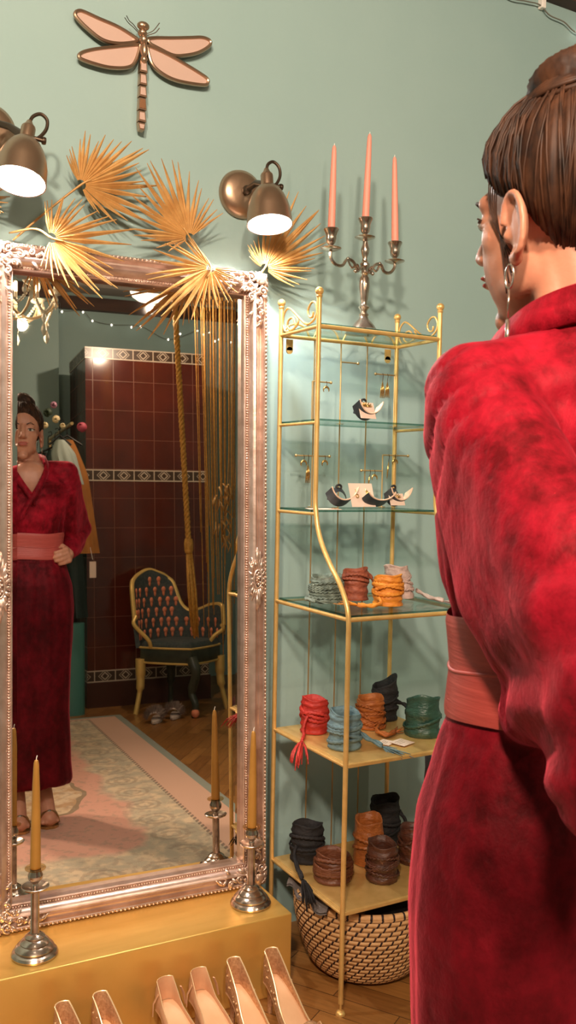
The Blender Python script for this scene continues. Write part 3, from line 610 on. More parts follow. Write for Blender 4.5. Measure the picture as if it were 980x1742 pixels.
def wrap_belt(x, y, z, R, H, mat, label, group, seed, wraps=5, tail=None, braid=True, lean=(0, 0), tall=0.0, cords=3):
    rnd = random.Random(seed); r = thing('wrap_belt', label, 'belt', (x, y, z), group); C = V((x, y, z+.001))
    n = 56; m = 26; s1 = rnd.random()*9
    def pos(a, t, rr):
        return C + V((rr*cos(a)+lean[0]*t*H, rr*sin(a)+lean[1]*t*H, t*H))
    rings = []
    for i in range(m+1):
        t = i/m; ring = []
        for k in range(n):
            a = 2*pi*k/n
            fold = .5+.5*sin((t*wraps+.10*sin(a+seed)+.06*sin(2*a+seed))*2*pi)
            rr = R*(1-.05*t) * (1+.085*fold**2 + .05*noise.noise(V((cos(a)*1.7+s1, sin(a)*1.7, t*4)))) + (.0025*noise.noise(V((cos(a)*6, sin(a)*6+s1, t*14))))
            top = 1.0 + (.05*sin(a+seed)+.03*sin(3*a+seed)+tall*sin(a*.5+seed)**4)*max(0, t-.6)/.4
            ring.append(pos(a, t*top, rr))
        rings.append(ring)
    for (t, f) in ((1.0, .93), (.8, .90), (.3, .88)):
        rings.append([C+V(((p.x-C.x)*f, (p.y-C.y)*f, (p.z-C.z)*t)) for p in rings[m]])
    mb = MB(); mb.ring_loft(rings, True, False); part('rolled_band', mb, mat, r, sharp=0)
    for q in range(cords):
        pts = []; z0 = rnd.uniform(.22, .7); tilt = rnd.uniform(-.24, .24); ph = rnd.random()*6; K = 60
        for k in range(K):
            a = 2*pi*k/K; t = z0+tilt*sin(a+ph); pts.append(pos(a, t, R*(1.10-.05*t)+.001*sin(20*a)) + V((0, 0, .0013*sin(24*a))))
        mb = MB()
        if braid:
            for s in (0, pi):
                mb.tube([p+V((0, 0, .0018*sin(k*1.25+s)))+(p-C).normalized()*.0012*cos(k*1.25+s) for k, p in enumerate(pts)], .0021, 5, True)
        else: mb.tube(pts, .0026, 6, True, flat=1.9, up=(0, 0, 1))
        part('braided_cord' if braid else 'strap', mb, mat, r, sharp=0)
    if tail:
        pts = catmull([C+V(p) for p in tail['path']], 7); mb = MB()
        for s in (-1, 0, 1): mb.tube([p+V((.0045*s, .006*s, .002+.002*sin(k+s*2))) for k, p in enumerate(pts)], .0042, 6)
        tl = part('tie_end', mb, mat, r, sharp=0)
        e = pts[-1]; d = (pts[-1]-pts[-2]).normalized(); mb = MB()
        for k in range(int(tail.get('n', 14)*1.7)):
            v = V((rnd.uniform(-1, 1), rnd.uniform(-1, 1), rnd.uniform(-.2, .5)))*.016; L = tail.get('len', .05)*rnd.uniform(.85, 1.45); g = V((0, 0, tail.get('drop', 0)*L))
            mb.tube([e, e+d*L*.4+v*.6+g*.15, e+d*L*.75+v+g*.5, e+d*L*.95+v*1.2+g], [.0022, .0024, .0021, .0012], 5, flat=.5)
        part('fringe', mb, mat, tl, sharp=0)
    return r
G3 = 'wrap belts on the glass shelf'; G4 = 'wrap belts on the upper gold shelf'; G5 = 'wrap belts on the lowest gold shelf'
zz = Z3+.0105
wrap_belt(1.288, -.135, zz, .042, .070, L_sage, 'sage green wrap belt with braided cords on the middle glass shelf', G3, 1, 4, cords=5, tail=dict(path=[(-.03, .0, .012), (-.05, .012, .010), (-.062, -.005, .009), (-.05, -.03, .006)], len=.03, n=8))
wrap_belt(1.385, -.125, zz, .0345, .083, L_terr, 'terracotta wrap belt rolled beside the bright orange one', G3, 2, 4, braid=False, cords=2, tail=dict(path=[(.03, .01, .075), (.055, .03, .07), (.08, .035, .05)], len=.02, n=4))
wrap_belt(1.408, -.248, zz, .037, .078, L_oran, 'bright saffron orange wrap belt at the front of the glass shelf', G3, 3, 5, braid=False, cords=5, tail=dict(path=[(-.035, -.01, .02), (-.05, -.04, .010), (-.085, -.045, .006), (-.11, -.025, .007)], len=.03, n=12))
wrap_belt(1.535, -.135, zz, .034, .088, L_pink, 'dusty pink wrap belt with trailing cords next to the red sleeve', G3, 4, 3, cords=4, lean=(-.16, .1), tail=dict(path=[(.03, -.03, .02), (.028, -.09, .008), (.035, -.14, .006)], len=.06, n=8))
zz = Z4+.0065
wrap_belt(1.290, -.085, zz, .0365, .092, L_red, 'scarlet wrap belt with fringe hanging over the shelf edge', G4, 5, 5, braid=False, cords=3, tail=dict(path=[(-.03, -.015, .05), (-.045, -.02, .02), (-.062, -.05, .008), (-.088, -.085, .006)], len=.055, drop=-.55, n=16))
wrap_belt(1.285, -.245, zz, .040, .094, L_blue, 'petrol blue wrap belt with frayed fringe behind the front post', G4, 6, 5, braid=False, cords=4, tail=dict(path=[(.035, .0, .04), (.055, -.02, .02), (.075, -.06, .008)], len=.055, n=16))
wrap_belt(1.453, -.115, zz, .0375, .083, L_or2, 'burnt orange wrap belt with plaited cords between blue and black ones', G4, 7, 5, cords=5, tail=dict(path=[(.0, -.04, .012), (-.03, -.075, .010), (-.02, -.11, .007), (.02, -.09, .006)], len=.03, n=6))
wrap_belt(1.540, -.058, zz, .036, .098, L_blk, 'black wrap belt behind the burnt orange one', G4, 8, 4, braid=False, cords=2, tall=.25, tail=dict(path=[(.03, -.02, .05), (.03, -.07, .045), (.02, -.11, .02)], len=.03, n=6))
wrap_belt(1.542, -.235, zz, .046, .094, L_grn, 'bottle green leather wrap belt next to the two white cards', G4, 9, 2, braid=False, cords=1, tall=.2)
zz = Z5+.0065
wrap_belt(1.292, -.055, zz, .044, .100, L_blk, 'black wrap belt at the back corner of the lowest shelf', G5, 10, 4, braid=False, cords=2, tail=dict(path=[(-.04, -.01, .045), (-.06, -.035, .03), (-.078, -.085, .018), (-.09, -.13, .012)], len=.05, drop=-.5, n=22))
wrap_belt(1.290, -.195, zz, .047, .070, L_brn, 'chestnut leather wrap belt coiled low in loops behind the front post', G5, 11, 3, braid=False, cords=6)
wrap_belt(1.405, -.255, zz, .040, .098, L_brd, 'dark brown leather wrap belt tied round with twisted cord at the shelf front', G5, 12, 3, cords=5)
wrap_belt(1.432, -.150, zz, .039, .122, L_tan, 'tan leather wrap belt standing behind the dark brown one', G5, 13, 2, braid=False, cords=2)
wrap_belt(1.548, -.060, zz, .042, .130, L_blk, 'tall black wrap belt at the back of the lowest shelf', G5, 14, 4, braid=False, cords=2, tail=dict(path=[(.04, -.02, .09), (.055, -.03, .06), (.05, -.04, .02)], len=.03, n=6))
wrap_belt(1.545, -.200, zz, .037, .100, L_brd, 'dark brown wrap belt half hidden by the red skirt', G5, 15, 3, braid=False, cords=3)
mb = MB()
for k in range(9): mb.tube([(1.446+.002*k, -.375, Z4-.002), (1.446+.0015*k, -.377, Z4-.03), (1.444+.0018*k, -.376, Z4-.062+.004*sin(k*2))], .0022, 5)
solo('tassel', mb, L_blk, 'black leather tassel hanging below the front edge of the upper gold shelf', 'tassel', sharp=0)

# ------------------------------------------------------------------ cards
M_card = pbr('blush_card', (.80, .60, .50), .6); M_ink = pbr('grey_ink', (.40, .28, .23), .7); M_gdet = pbr('gold_jewellery', (.70, .44, .16), .25, .9)
def card(c, w, h, yaw, pitch, label, ink=3):
    r = thing('price_card', label, 'card', c, 'blush paper cards on the shelves')
    M = Matrix.Translation(c) @ Matrix.Rotation(yaw, 4, 'Z') @ Matrix.Rotation(pitch, 4, 'X')
    mb = MB(); mb.box((0, h/2, .0006), (w, h, .0008)); mb.xf(M); part('paper', mb, M_card, r, flat=True)
    if ink:
        mb = MB()
        for k in range(ink): mb.box((-.003*k, h*(.75-.17*k), .0012), (w*(.55 if k else .7), h*.04, .0003))
        mb.xf(M); part('printed_lines', mb, M_ink, r, flat=True)
    return r, M
card((1.412, -.277, Z4+.008), .044, .036, .55, 0.02, 'blush card on the gold shelf half under the other card')
card((1.446, -.306, Z4+.0092), .050, .046, .35, 0.03, 'printed blush card lying on top of another beside the bottle green belt')

# ------------------------------------------------------------------ jewellery: leather cuffs, cards and earring stands
M_navy = pbr('navy_leather', (.025, .032, .042), .4, 0, (.045, .055, .07), 40, .1, 120)
M_line = pbr('cream_lining', (.80, .56, .42), .6)
def ribbon(mb, pts, wdir, w, thick, nrm):
    """strip along pts with width direction wdir and thickness along nrm"""
    rings = []
    for p, q in zip(pts, nrm): rings.append([p-wdir*w/2, p+wdir*w/2, p+wdir*w/2+q*thick, p-wdir*w/2+q*thick])
    mb.ring_loft(rings)
def cuff(x, y, z, w, h, label, yaw=.25, back=True):
    r = thing('leather_cuff', label, 'cuff bracelet', (x, y, z), 'leather cuffs on the glass shelves')
    M = Matrix.Translation((x, y, z)) @ Matrix.Rotation(yaw, 4, 'Z'); wd = V((0, 1, .0))
    def arc(a0, a1, ra, rb, cz, k=18): return [V((ra*sin(t), 0, cz-rb*cos(t))) for t in [lerp(a0, a1, i/k) for i in range(k+1)]]
    pts = arc(-1.25, 1.25, w/2/sin(1.25), h/(1-cos(1.25)), h/(1-cos(1.25))+.002); nr = [V((-sin(t)*.6, 0, cos(t))) for t in [lerp(-1.25, 1.25, i/18) for i in range(19)]]
    mb = MB(); ribbon(mb, [p+V((0, -.016, .012)) for p in pts], V((0, .84, -.54)).normalized(), .030, .0022, nr); mb.xf(M); part('band', mb, M_navy, r)
    mb = MB(); ribbon(mb, [p+V((0, -.016, .012))+q*.0026 for p, q in zip(pts, nr)], V((0, .84, -.54)).normalized(), .0295, .0022, nr); wv = V((0, .84, -.54)).normalized()*-.0152; mb.tube([p+V((0, -.016, .012))+q*.003+wv for p, q in zip(pts, nr)], .0021, 6); mb.xf(M); part('lining', mb, M_line, r, 'cream lining of the navy cuff')
    if back:
        pts = arc(pi-1.3, pi+1.3, w*.36, h*1.25, h*.35, 18); nr = [V((0, 1, 0))]*19
        mb = MB(); rings = []
        for p in pts:
            s = max(0, (p.z))/ (h*1.6); rings.append([p+V((0, .004, 0)), p*.80+V((0, -.004, 0)), p*.80+V((0, -.0015, 0)), p+V((0, .0075, 0))])
        mb.ring_loft(rings); mb.xf(M); part('raised_end', mb, M_navy, r)
        mb = MB(); mb.tube([M @ V((.009*cos(t)+.004, .004, h*1.62+.006*sin(t))) for t in [2*pi*k/14 for k in range(14)]], .0032, 6, True); part('button_loop', mb, M_dark, r)
    return r
zg = ZG1+.0105
cuff(1.405, -.12, zg, .098, .036, 'navy leather cuff holding a card on the upper glass shelf')
zg2 = ZG2+.0105
cuff(1.330, -.12, zg2, .098, .036, 'navy leather cuff lying nearest the curved front post', .15)
cuff(1.438, -.135, zg2, .108, .024, 'low open navy leather cuff under the earring card', .2, False)
cuff(1.515, -.115, zg2, .100, .036, 'navy leather cuff with round raised end nearest the red sleeve', .3)
def jewel(mb, M, x, y, s, kind):
    if kind == 0: mb.tube([M @ V((x+s*.3*cos(t), y+s*.3*sin(t), .0022)) for t in [2*pi*k/12 for k in range(12)]], s*.09, 5, True); mb.tube([M @ V((x, y+s*.3, .0022)), M @ V((x-s*.2, y+s*1.2, .0022))], s*.06, 5)
    elif kind == 1:
        for k in range(5): mb.tube([M @ V((x, y+s*.9, .002)), M @ V((x+s*(.1+.12*k), y+s*.2, .003)), M @ V((x+s*(.05+.18*k), y-s*.5, .003))], s*.07, 5)
    else:
        for k in range(7): a = pi*k/6; mb.tube([M @ V((x, y, .002)), M @ V((x+s*.5*cos(a), y+s*.32*sin(a), .003)), M @ V((x+s*cos(a), y+s*.5*sin(a)+s*.1, .002))], s*.09, 5)
for (c, w, h, yaw, lab, js) in (((1.400, -.152, zg+.010), .056, .046, .15, 'blush earring card propped in the navy cuff on the upper shelf', [(.0, .034, .020, 2)]),
                               ((1.393, -.150, zg2+.006), .082, .066, .1, 'large earring card leaning in the open navy cuff', [(-.018, .030, .016, 0), (.014, .034, .018, 1)]),
                               ((1.508, -.146, zg2+.010), .058, .034, .2, 'small brooch card standing in the round navy cuff', [(.0, .022, .017, 2)])):
    r, M = card(c, w, h, yaw, radians(72), lab, 0)
    mb = MB()
    for x, y, s, k in js: jewel(mb, M, x, y, s, k)
    part('gold_jewellery', mb, M_gdet, r, 'gold jewellery pinned to the card', sharp=0)
r, M = card((1.268, -.160, zg2-.001), .088, .044, -.2, 0.04, 'blush label card lying flat behind the front post on the lower glass', 0)
mb = MB(); jewel(mb, M, .028, .022, .014, 1); part('gold_jewellery', mb, M_gdet, r, sharp=0)
def earring_stand(pole, arms, label, base):
    r = thing('earring_stand', label, 'earring stand', (pole[0], pole[1], base), 'brass earring bars at the back of the shelf')
    mb = MB(); mb.tube([(pole[0], pole[1], base), (pole[0], pole[1], pole[2])], .0021, 7); mb.lathe([(.0005, 0), (.011, 0), (.011, .002), (.0005, .003)], (pole[0], pole[1], base), 14); part('pole', mb, M_brassd, r)
    for (x0, x1, z) in arms:
        mb = MB(); mb.tube([(x0, pole[1], z), (x1, pole[1], z)], .0021, 7)
        for x in (x0, x1):
            if abs(x-pole[0]) > .006: mb.ell((x, pole[1], z), .0042)
        part('hanging_bar', mb, M_brassd, r)
    return r
earring_stand((1.310, -.012, 1.371), [(1.258, 1.366, 1.371)], 'T-shaped brass earring bar half hidden by the front post on the lower glass', zg2)
earring_stand((1.547, -.012, 1.380), [(1.547, 1.638, 1.380), (1.474, 1.547, 1.334)], 'brass earring stand with two bars at different heights', zg2)
earring_stand((1.306, -.012, 1.577), [(1.306, 1.366, 1.577)], 'short brass earring bar behind the front post on the upper glass', zg)
earring_stand((1.398, -.012, 1.639), [(1.398, 1.455, 1.637)], 'empty brass bar standing highest on the upper glass shelf', zg)
earring_stand((1.583, -.012, 1.611), [(1.516, 1.583, 1.612)], 'brass earring bar curving out beside the back post', zg)
def earring(x, z, L, kind, label):
    r = thing('earring', label, 'earring', (x, -.015, z-L), 'earrings hanging on the brass bars'); y = -.0135
    mb = MB(); mb.tube([(x, y, z+.003), (x+.002, y, z-.004), (x, y, z-.3*L)], .0010, 5); part('ear_wire', mb, M_dbronze, r)
    mb = MB(); zb = z-.3*L
    if kind == 'crescent': mb.tube([(x+.009*sin(a), y, zb-.008+.009*cos(a)) for a in [lerp(-2.2, 2.0, k/10) for k in range(11)]], [.001, .0018, .0024, .003, .0034, .0036, .0034, .003, .0024, .0018, .001], 6)
    elif kind == 'tassel':
        for k in range(7): mb.tube([(x, y, zb), (x+.0018*(k-3), y+.001*(k % 3), zb-.35*L), (x+.0026*(k-3), y, zb-.7*L)], [.001, .0016, .0006], 5)
    else: mb.tube([(x, y, zb), (x-.003, y, zb-.3*L), (x-.005, y, zb-.7*L)], [.0015, .0032, .0012], 6)
    part('drop', mb, M_gdet, r, sharp=0)
earring(1.282, 1.371, .05, 'crescent', 'crescent earring on the T-shaped bar, end away from the post'); earring(1.296, 1.371, .075, 'tassel', 'gold tassel earring on the T-shaped bar'); earring(1.350, 1.371, .045, 'crescent', 'crescent earring on the T-shaped bar beside the front post')
earring(1.350, 1.577, .046, 'crescent', 'crescent earring on the short bar of the upper glass shelf')
earring(1.540, 1.612, .068, 'tassel', 'long gold tassel earring nearest the knob of the upper bar'); earring(1.557, 1.612, .066, 'tassel', 'long gold tassel earring nearest the back post')
earring(1.503, 1.334, .045, 'bar', 'small drop earring on the lower bar of the double stand'); earring(1.519, 1.334, .046, 'crescent', 'crescent earring on the lower bar of the double stand'); earring(1.568, 1.380, .068, 'bar', 'long bar earring on the upper bar of the double stand'); earring(1.590, 1.380, .044, 'crescent', 'crescent earring on the upper bar in front of the back post')

# ------------------------------------------------------------------ woven basket with cloth
def basket_mat():
    m, nt, b = newmat('seagrass_weave'); t = nd(nt, 'ShaderNodeTexCoord'); s = nd(nt, 'ShaderNodeSeparateXYZ'); nt.links.new(t.outputs['Object'], s.inputs[0])
    a = mth(nt, 'MULTIPLY', mth(nt, 'ARCTAN2', s.outputs[1], s.outputs[0]), 42/(2*pi))
    at = nd(nt, 'ShaderNodeAttribute'); at.attribute_name = 'arc'; row = mth(nt, 'MULTIPLY', at.outputs['Fac'], 1/.0125)
    fr = mth(nt, 'FLOOR', row); rr = mth(nt, 'FRACT', row); st_ = mth(nt, 'ADD', mth(nt, 'MULTIPLY', fr, .20), mth(nt, 'MULTIPLY', row, .22))
    f = mth(nt, 'FRACT', mth(nt, 'SUBTRACT', mth(nt, 'ADD', a, mth(nt, 'MULTIPLY', noisef(nt, coords(nt), 30, 2), .25)), st_))
    dark = mth(nt, 'LESS_THAN', f, .19); edge = mth(nt, 'MULTIPLY', mth(nt, 'LESS_THAN', mth(nt, 'ABSOLUTE', mth(nt, 'SUBTRACT', rr, .5)), 2.0), mth(nt, 'MULTIPLY', mth(nt, 'LESS_THAN', rr, .10), .22))
    dk = mth(nt, 'MAXIMUM', dark, edge)
    var = remap(nt, noisef(nt, coords(nt, (1, 1, 3)), 45, 3), .3, .7)
    nt.links.new(mixc(nt, dk, mixc(nt, var, (.80, .47, .22), (.60, .32, .13)), (.028, .012, .012)), b.inputs['Base Color'])
    hgt = mth(nt, 'MULTIPLY', mth(nt, 'SINE', mth(nt, 'MULTIPLY', rr, pi)), mth(nt, 'SUBTRACT', 1.0, mth(nt, 'MULTIPLY', dk, .7)))
    bump(nt, b, hgt, .7, .006); setin(b, Roughness=.6); return m
BC = V((1.403, -.182, 0)); bk = thing('woven_basket', 'round seagrass basket with dark zigzag stitching under the brass shelf', 'basket', tuple(BC))
prof = catmull([V((.10, 0, .001)), V((.135, 0, .012)), V((.160, 0, .045)), V((.180, 0, .100)), V((.192, 0, .155)), V((.196, 0, .205))], 8)
mb = MB(); arc = 0; arcs = []; rings = []; n = 96
for i, p in enumerate(prof):
    if i: arc += (p-prof[i-1]).length
    bul = .0016*abs(sin(pi*arc/.0125)); rings.append([BC+V(((p.x+bul)*cos(2*pi*k/n), (p.x+bul)*sin(2*pi*k/n), p.z)) for k in range(n)]); arcs += [arc]*n
for i, p in enumerate(reversed(prof)):
    rings.append([BC+V(((p.x-.012)*cos(2*pi*k/n), (p.x-.012)*sin(2*pi*k/n), p.z+.008)) for k in range(n)]); arcs += [arc-.0001*i]*n
mb.ring_loft(rings, True, True); mb.at['arc'] = arcs; M_bask = basket_mat(); part('bowl', mb, M_bask, bk, sharp=0)
mb = MB(); R_ = .190; pts = [BC+V((R_*cos(2*pi*k/90), R_*sin(2*pi*k/90), .210)) for k in range(90)]; mb.tube(pts, .0085, 10, True, up=(0, 0, 1)); mb.at['arc'] = [.003]*len(mb.v); part('rim', mb, M_bask, bk, sharp=0)
M_gcl = pbr('grey_felt', (.13, .105, .10), .85, 0, (.20, .165, .15), 20, .3, 90)
mb = MB(); P = []
for i in range(22):
    row = []
    for j in range(28):
        a = 2*pi*j/27; rr = .172*i/21; x, y = rr*cos(a), rr*sin(a)
        row.append(BC+V((x, y, .178+.028*noise.noise(V((x*16, y*16, 3)))+.010*noise.noise(V((x*45, y*45, 1))))))
    P.append(row)
mb.grid(P); solo('folded_fabric', mb, M_dark, 'dark folded cloth filling the woven basket', 'cloth', sharp=0)
mb = MB(); P = []
for i in range(12):
    P.append([BC+V((-.198+.11*i/11+.004*sin(j), .085-.20*j/15+.02*sin(i*.5), .219+.008*sin(j*.9+i*.5)+.010*sin(i*.4))) for j in range(16)])
mb.grid(P); mb.grid([[p+V((0, 0, -.006)) for p in r_] for r_ in P]); solo('felt_cloth', mb, M_gcl, 'grey felt cloth lying over the basket rim next to the gold box', 'cloth', sharp=0)

# ------------------------------------------------------------------ fairy lights along the wall above the woman
M_fairy = emis('fairy_bulb', (1.0, .95, .82), 6.0); M_wire = pbr('grey_wire', (.16, .15, .12), .5)
def fairy(path, bulbs, label, kind='fairy_lights'):
    r = thing(kind, label, 'fairy lights', path[0]); mb = MB(); mb.tube(catmull(path, 6), .0022, 6); part('wire', mb, M_wire, r, sharp=0)
    for p in bulbs:
        mb = MB(); mb.ell(p, (.0065, .0065, .009), None, 10, 7); part('bulb', mb, M_fairy, r)
    return r
fairy([(1.95, .085, 2.90), (2.06, .085, 2.862), (2.14, .085, 2.868), (2.20, .085, 2.872), (2.245, .085, 2.850), (2.31, .085, 2.845), (2.375, .085, 2.825), (2.5, .085, 2.86), (2.7, .085, 2.85)], [(2.372, .078, 2.826), (2.55, .078, 2.85)], 'string of fairy lights pinned to the wall above the woman')
mb = MB(); mb.box((2.213, .088, 2.886), (.018, .022, .045)); bev(solo('wire_clip', mb, M_white, 'white plastic clip holding the fairy light wire under the beam', 'clip', flat=True), .003)

# ================================================================== the room behind the camera, seen in the mirror
# ------------------------------------------------------------------ tiled stove
def tile_mat():
    m, nt, b = newmat('oxblood_glazed_tile'); co = coords(nt)
    s = nd(nt, 'ShaderNodeSeparateXYZ'); nt.links.new(co, s.inputs[0])
    fx = mth(nt, 'FRACT', mth(nt, 'ADD', mth(nt, 'DIVIDE', mth(nt, 'ADD', s.outputs[0], s.outputs[1]), .144), .5+.0)); fz = mth(nt, 'FRACT', mth(nt, 'DIVIDE', s.outputs[2], .205))
    def near0(f, w): return mth(nt, 'LESS_THAN', mth(nt, 'MINIMUM', f, mth(nt, 'SUBTRACT', 1.0, f)), w)
    g = mth(nt, 'MAXIMUM', near0(fx, .016), near0(fz, .008))
    var = remap(nt, noisef(nt, co, 5, 4), .3, .7)
    nt.links.new(mixc(nt, g, mixc(nt, var, (.10, .018, .011), (.065, .014, .009)), (.20, .075, .045)), b.inputs['Base Color'])
    nt.links.new(remap(nt, g, 0, 1, .14, .4), b.inputs['Roughness']); bump(nt, b, mth(nt, 'SUBTRACT', 1.0, g), .6, .003); return m
def band_mat():
    m, nt, b = newmat('diamond_border_tile'); co = coords(nt); s = nd(nt, 'ShaderNodeSeparateXYZ'); nt.links.new(co, s.inputs[0])
    u = mth(nt, 'SUBTRACT', mth(nt, 'FRACT', mth(nt, 'ADD', mth(nt, 'DIVIDE', mth(nt, 'ADD', s.outputs[0], s.outputs[1]), .144), .5)), .5)
    z = mth(nt, 'DIVIDE', mth(nt, 'SUBTRACT', s.outputs[2], .04), .08)
    d = mth(nt, 'ADD', mth(nt, 'MULTIPLY', mth(nt, 'ABSOLUTE', u), 2.6), mth(nt, 'MULTIPLY', mth(nt, 'ABSOLUTE', z), 1.5))
    r1 = mth(nt, 'LESS_THAN', mth(nt, 'ABSOLUTE', mth(nt, 'SUBTRACT', d, .46)), .09); r2 = mth(nt, 'LESS_THAN', mth(nt, 'ABSOLUTE', mth(nt, 'SUBTRACT', d, .80)), .05)
    e = mth(nt, 'GREATER_THAN', mth(nt, 'ABSOLUTE', z), .40); v = mth(nt, 'GREATER_THAN', mth(nt, 'ABSOLUTE', u), .475)
    f = mth(nt, 'MAXIMUM', mth(nt, 'MAXIMUM', r1, r2), mth(nt, 'MAXIMUM', e, v))
    nt.links.new(mixc(nt, f, (.055, .03, .018), (.55, .44, .34)), b.inputs['Base Color']); setin(b, Roughness=.3); return m
SX0, SX1, SY0, SY1 = 1.444, 2.308, -4.0, -4.62
st = thing('tiled_stove', 'tall oxblood tiled stove with diamond border bands reflected in the mirror', 'tiled stove', (1.876, -4.31, 0))
M_tile = tile_mat(); M_band = band_mat()
cx, cy = (SX0+SX1)/2, (SY0+SY1)/2
for (z0, z1) in ((.25, 1.555), (1.635, 2.405)):
    mb = MB(); mb.box((cx, cy, (z0+z1)/2), (SX1-SX0, SY0-SY1, z1-z0)); part('tiled_body', mb, M_tile, st, flat=True)
for z0 in (.17, 1.555, 2.405):
    mb = MB(); mb.box((0, 0, .04), (SX1-SX0+.006, SY0-SY1+.006, .08)); o = part('diamond_border', mb, M_band, st, 'cream diamond patterned border tiles', flat=True)
    o.data.transform(Matrix.Translation(ORG[st])); o.location = V((cx, cy, z0))-ORG[st]
mb = MB(); mb.box((cx, cy+.01, .085), (SX1-SX0+.02, SY0-SY1+.03, .17)); part('plinth', mb, pbr('dark_stove_plinth', (.06, .016, .009), .35), st, flat=True)

# ------------------------------------------------------------------ rug
def rug_mat():
    m, nt, b = newmat('faded_rose_carpet'); co = coords(nt); s = nd(nt, 'ShaderNodeSeparateXYZ'); nt.links.new(co, s.inputs[0])
    HX, HY = 1.02, 1.55
    dx = mth(nt, 'SUBTRACT', HX, mth(nt, 'ABSOLUTE', s.outputs[0])); dy = mth(nt, 'SUBTRACT', HY, mth(nt, 'ABSOLUTE', s.outputs[1]))
    wob = mth(nt, 'MULTIPLY', mth(nt, 'SUBTRACT', noisef(nt, co, 3.2, 2), .5), .34)
    e = mth(nt, 'MINIMUM', dx, dy); ew = mth(nt, 'ADD', mth(nt, 'ADD', mth(nt, 'MINIMUM', dx, dy), mth(nt, 'MULTIPLY', mth(nt, 'MINIMUM', mth(nt, 'MAXIMUM', dx, dy), .7), .25)), wob)
    rose, sage, cream, grey, pink = (.66, .33, .24), (.47, .39, .28), (.68, .50, .33), (.27, .28, .23), (.64, .38, .27)
    fl = remap(nt, noisef(nt, co, 14, 4, .6), .44, .60); fl2 = remap(nt, noisef(nt, co, 26, 3, .6), .54, .60)
    field = mixc(nt, remap(nt, ew, .60, .66), mixc(nt, fl, sage, cream), rose)
    rad = mth(nt, 'SQRT', mth(nt, 'ADD', mth(nt, 'POWER', s.outputs[0], 2.0), mth(nt, 'MULTIPLY', mth(nt, 'POWER', s.outputs[1], 2.0), .55)))
    med = mth(nt, 'LESS_THAN', mth(nt, 'ADD', rad, wob), .46); medl = mth(nt, 'LESS_THAN', mth(nt, 'ABSOLUTE', mth(nt, 'SUBTRACT', mth(nt, 'ADD', rad, wob), .46)), .012)
    field = mixc(nt, med, field, mixc(nt, fl, cream, (.50, .30, .16))); field = mixc(nt, medl, field, (.30, .20, .12))
    # floral rosettes repeated along the border
    side = mth(nt, 'LESS_THAN', dx, dy); run = mth(nt, 'ADD', mth(nt, 'MULTIPLY', side, s.outputs[1]), mth(nt, 'MULTIPLY', mth(nt, 'SUBTRACT', 1.0, side), s.outputs[0]))
    dyo = mth(nt, 'ADD', dy, .13); eb = mth(nt, 'MINIMUM', dx, dyo)
    ru = mth(nt, 'SUBTRACT', mth(nt, 'FRACT', mth(nt, 'DIVIDE', run, .215)), .5); rv = mth(nt, 'DIVIDE', mth(nt, 'SUBTRACT', eb, .36), .215)
    rd_ = mth(nt, 'SQRT', mth(nt, 'ADD', mth(nt, 'POWER', ru, 2.0), mth(nt, 'POWER', rv, 2.0))); rw = mth(nt, 'ADD', rd_, mth(nt, 'MULTIPLY', mth(nt, 'SUBTRACT', noisef(nt, co, 40, 2), .5), .16))
    ring = mth(nt, 'LESS_THAN', mth(nt, 'ABSOLUTE', mth(nt, 'SUBTRACT', rw, .31)), .045); dot = mth(nt, 'LESS_THAN', mth(nt, 'ABSOLUTE', mth(nt, 'SUBTRACT', rw, .15)), .04)
    field = mixc(nt, mth(nt, 'MULTIPLY', mth(nt, 'MAXIMUM', ring, dot), .38), field, (.24, .16, .11))
    field = mixc(nt, mth(nt, 'MULTIPLY', mth(nt, 'MULTIPLY', fl2, .45), mth(nt, 'GREATER_THAN', eb, .22)), field, (.34, .25, .18))
    field = mixc(nt, mth(nt, 'LESS_THAN', eb, .22), field, pink)
    along = mth(nt, 'FRACT', mth(nt, 'MULTIPLY', mth(nt, 'ADD', s.outputs[0], s.outputs[1]), 28.0))
    dash = mth(nt, 'MULTIPLY', mth(nt, 'LESS_THAN', mth(nt, 'ABSOLUTE', mth(nt, 'SUBTRACT', eb, .22)), .009), mth(nt, 'LESS_THAN', along, .6))
    field = mixc(nt, mth(nt, 'MULTIPLY', dash, .8), field, (.18, .12, .09)); field = mixc(nt, mth(nt, 'LESS_THAN', e, .045), field, grey)
    nt.links.new(field, b.inputs['Base Color']); setin(b, Roughness=.95); bump(nt, b, noisef(nt, co, 300, 2), .5, .004); return m
mb = MB(); mb.box((.565, -2.085, .003), (2.04, 3.1, .006)); rg = solo('rug', mb, rug_mat(), 'faded rose and sage oriental rug under the woman seen in the mirror', 'rug', flat=True); bev(rg, .002)
rg.data.transform(Matrix.Translation((0, 0, 0)))

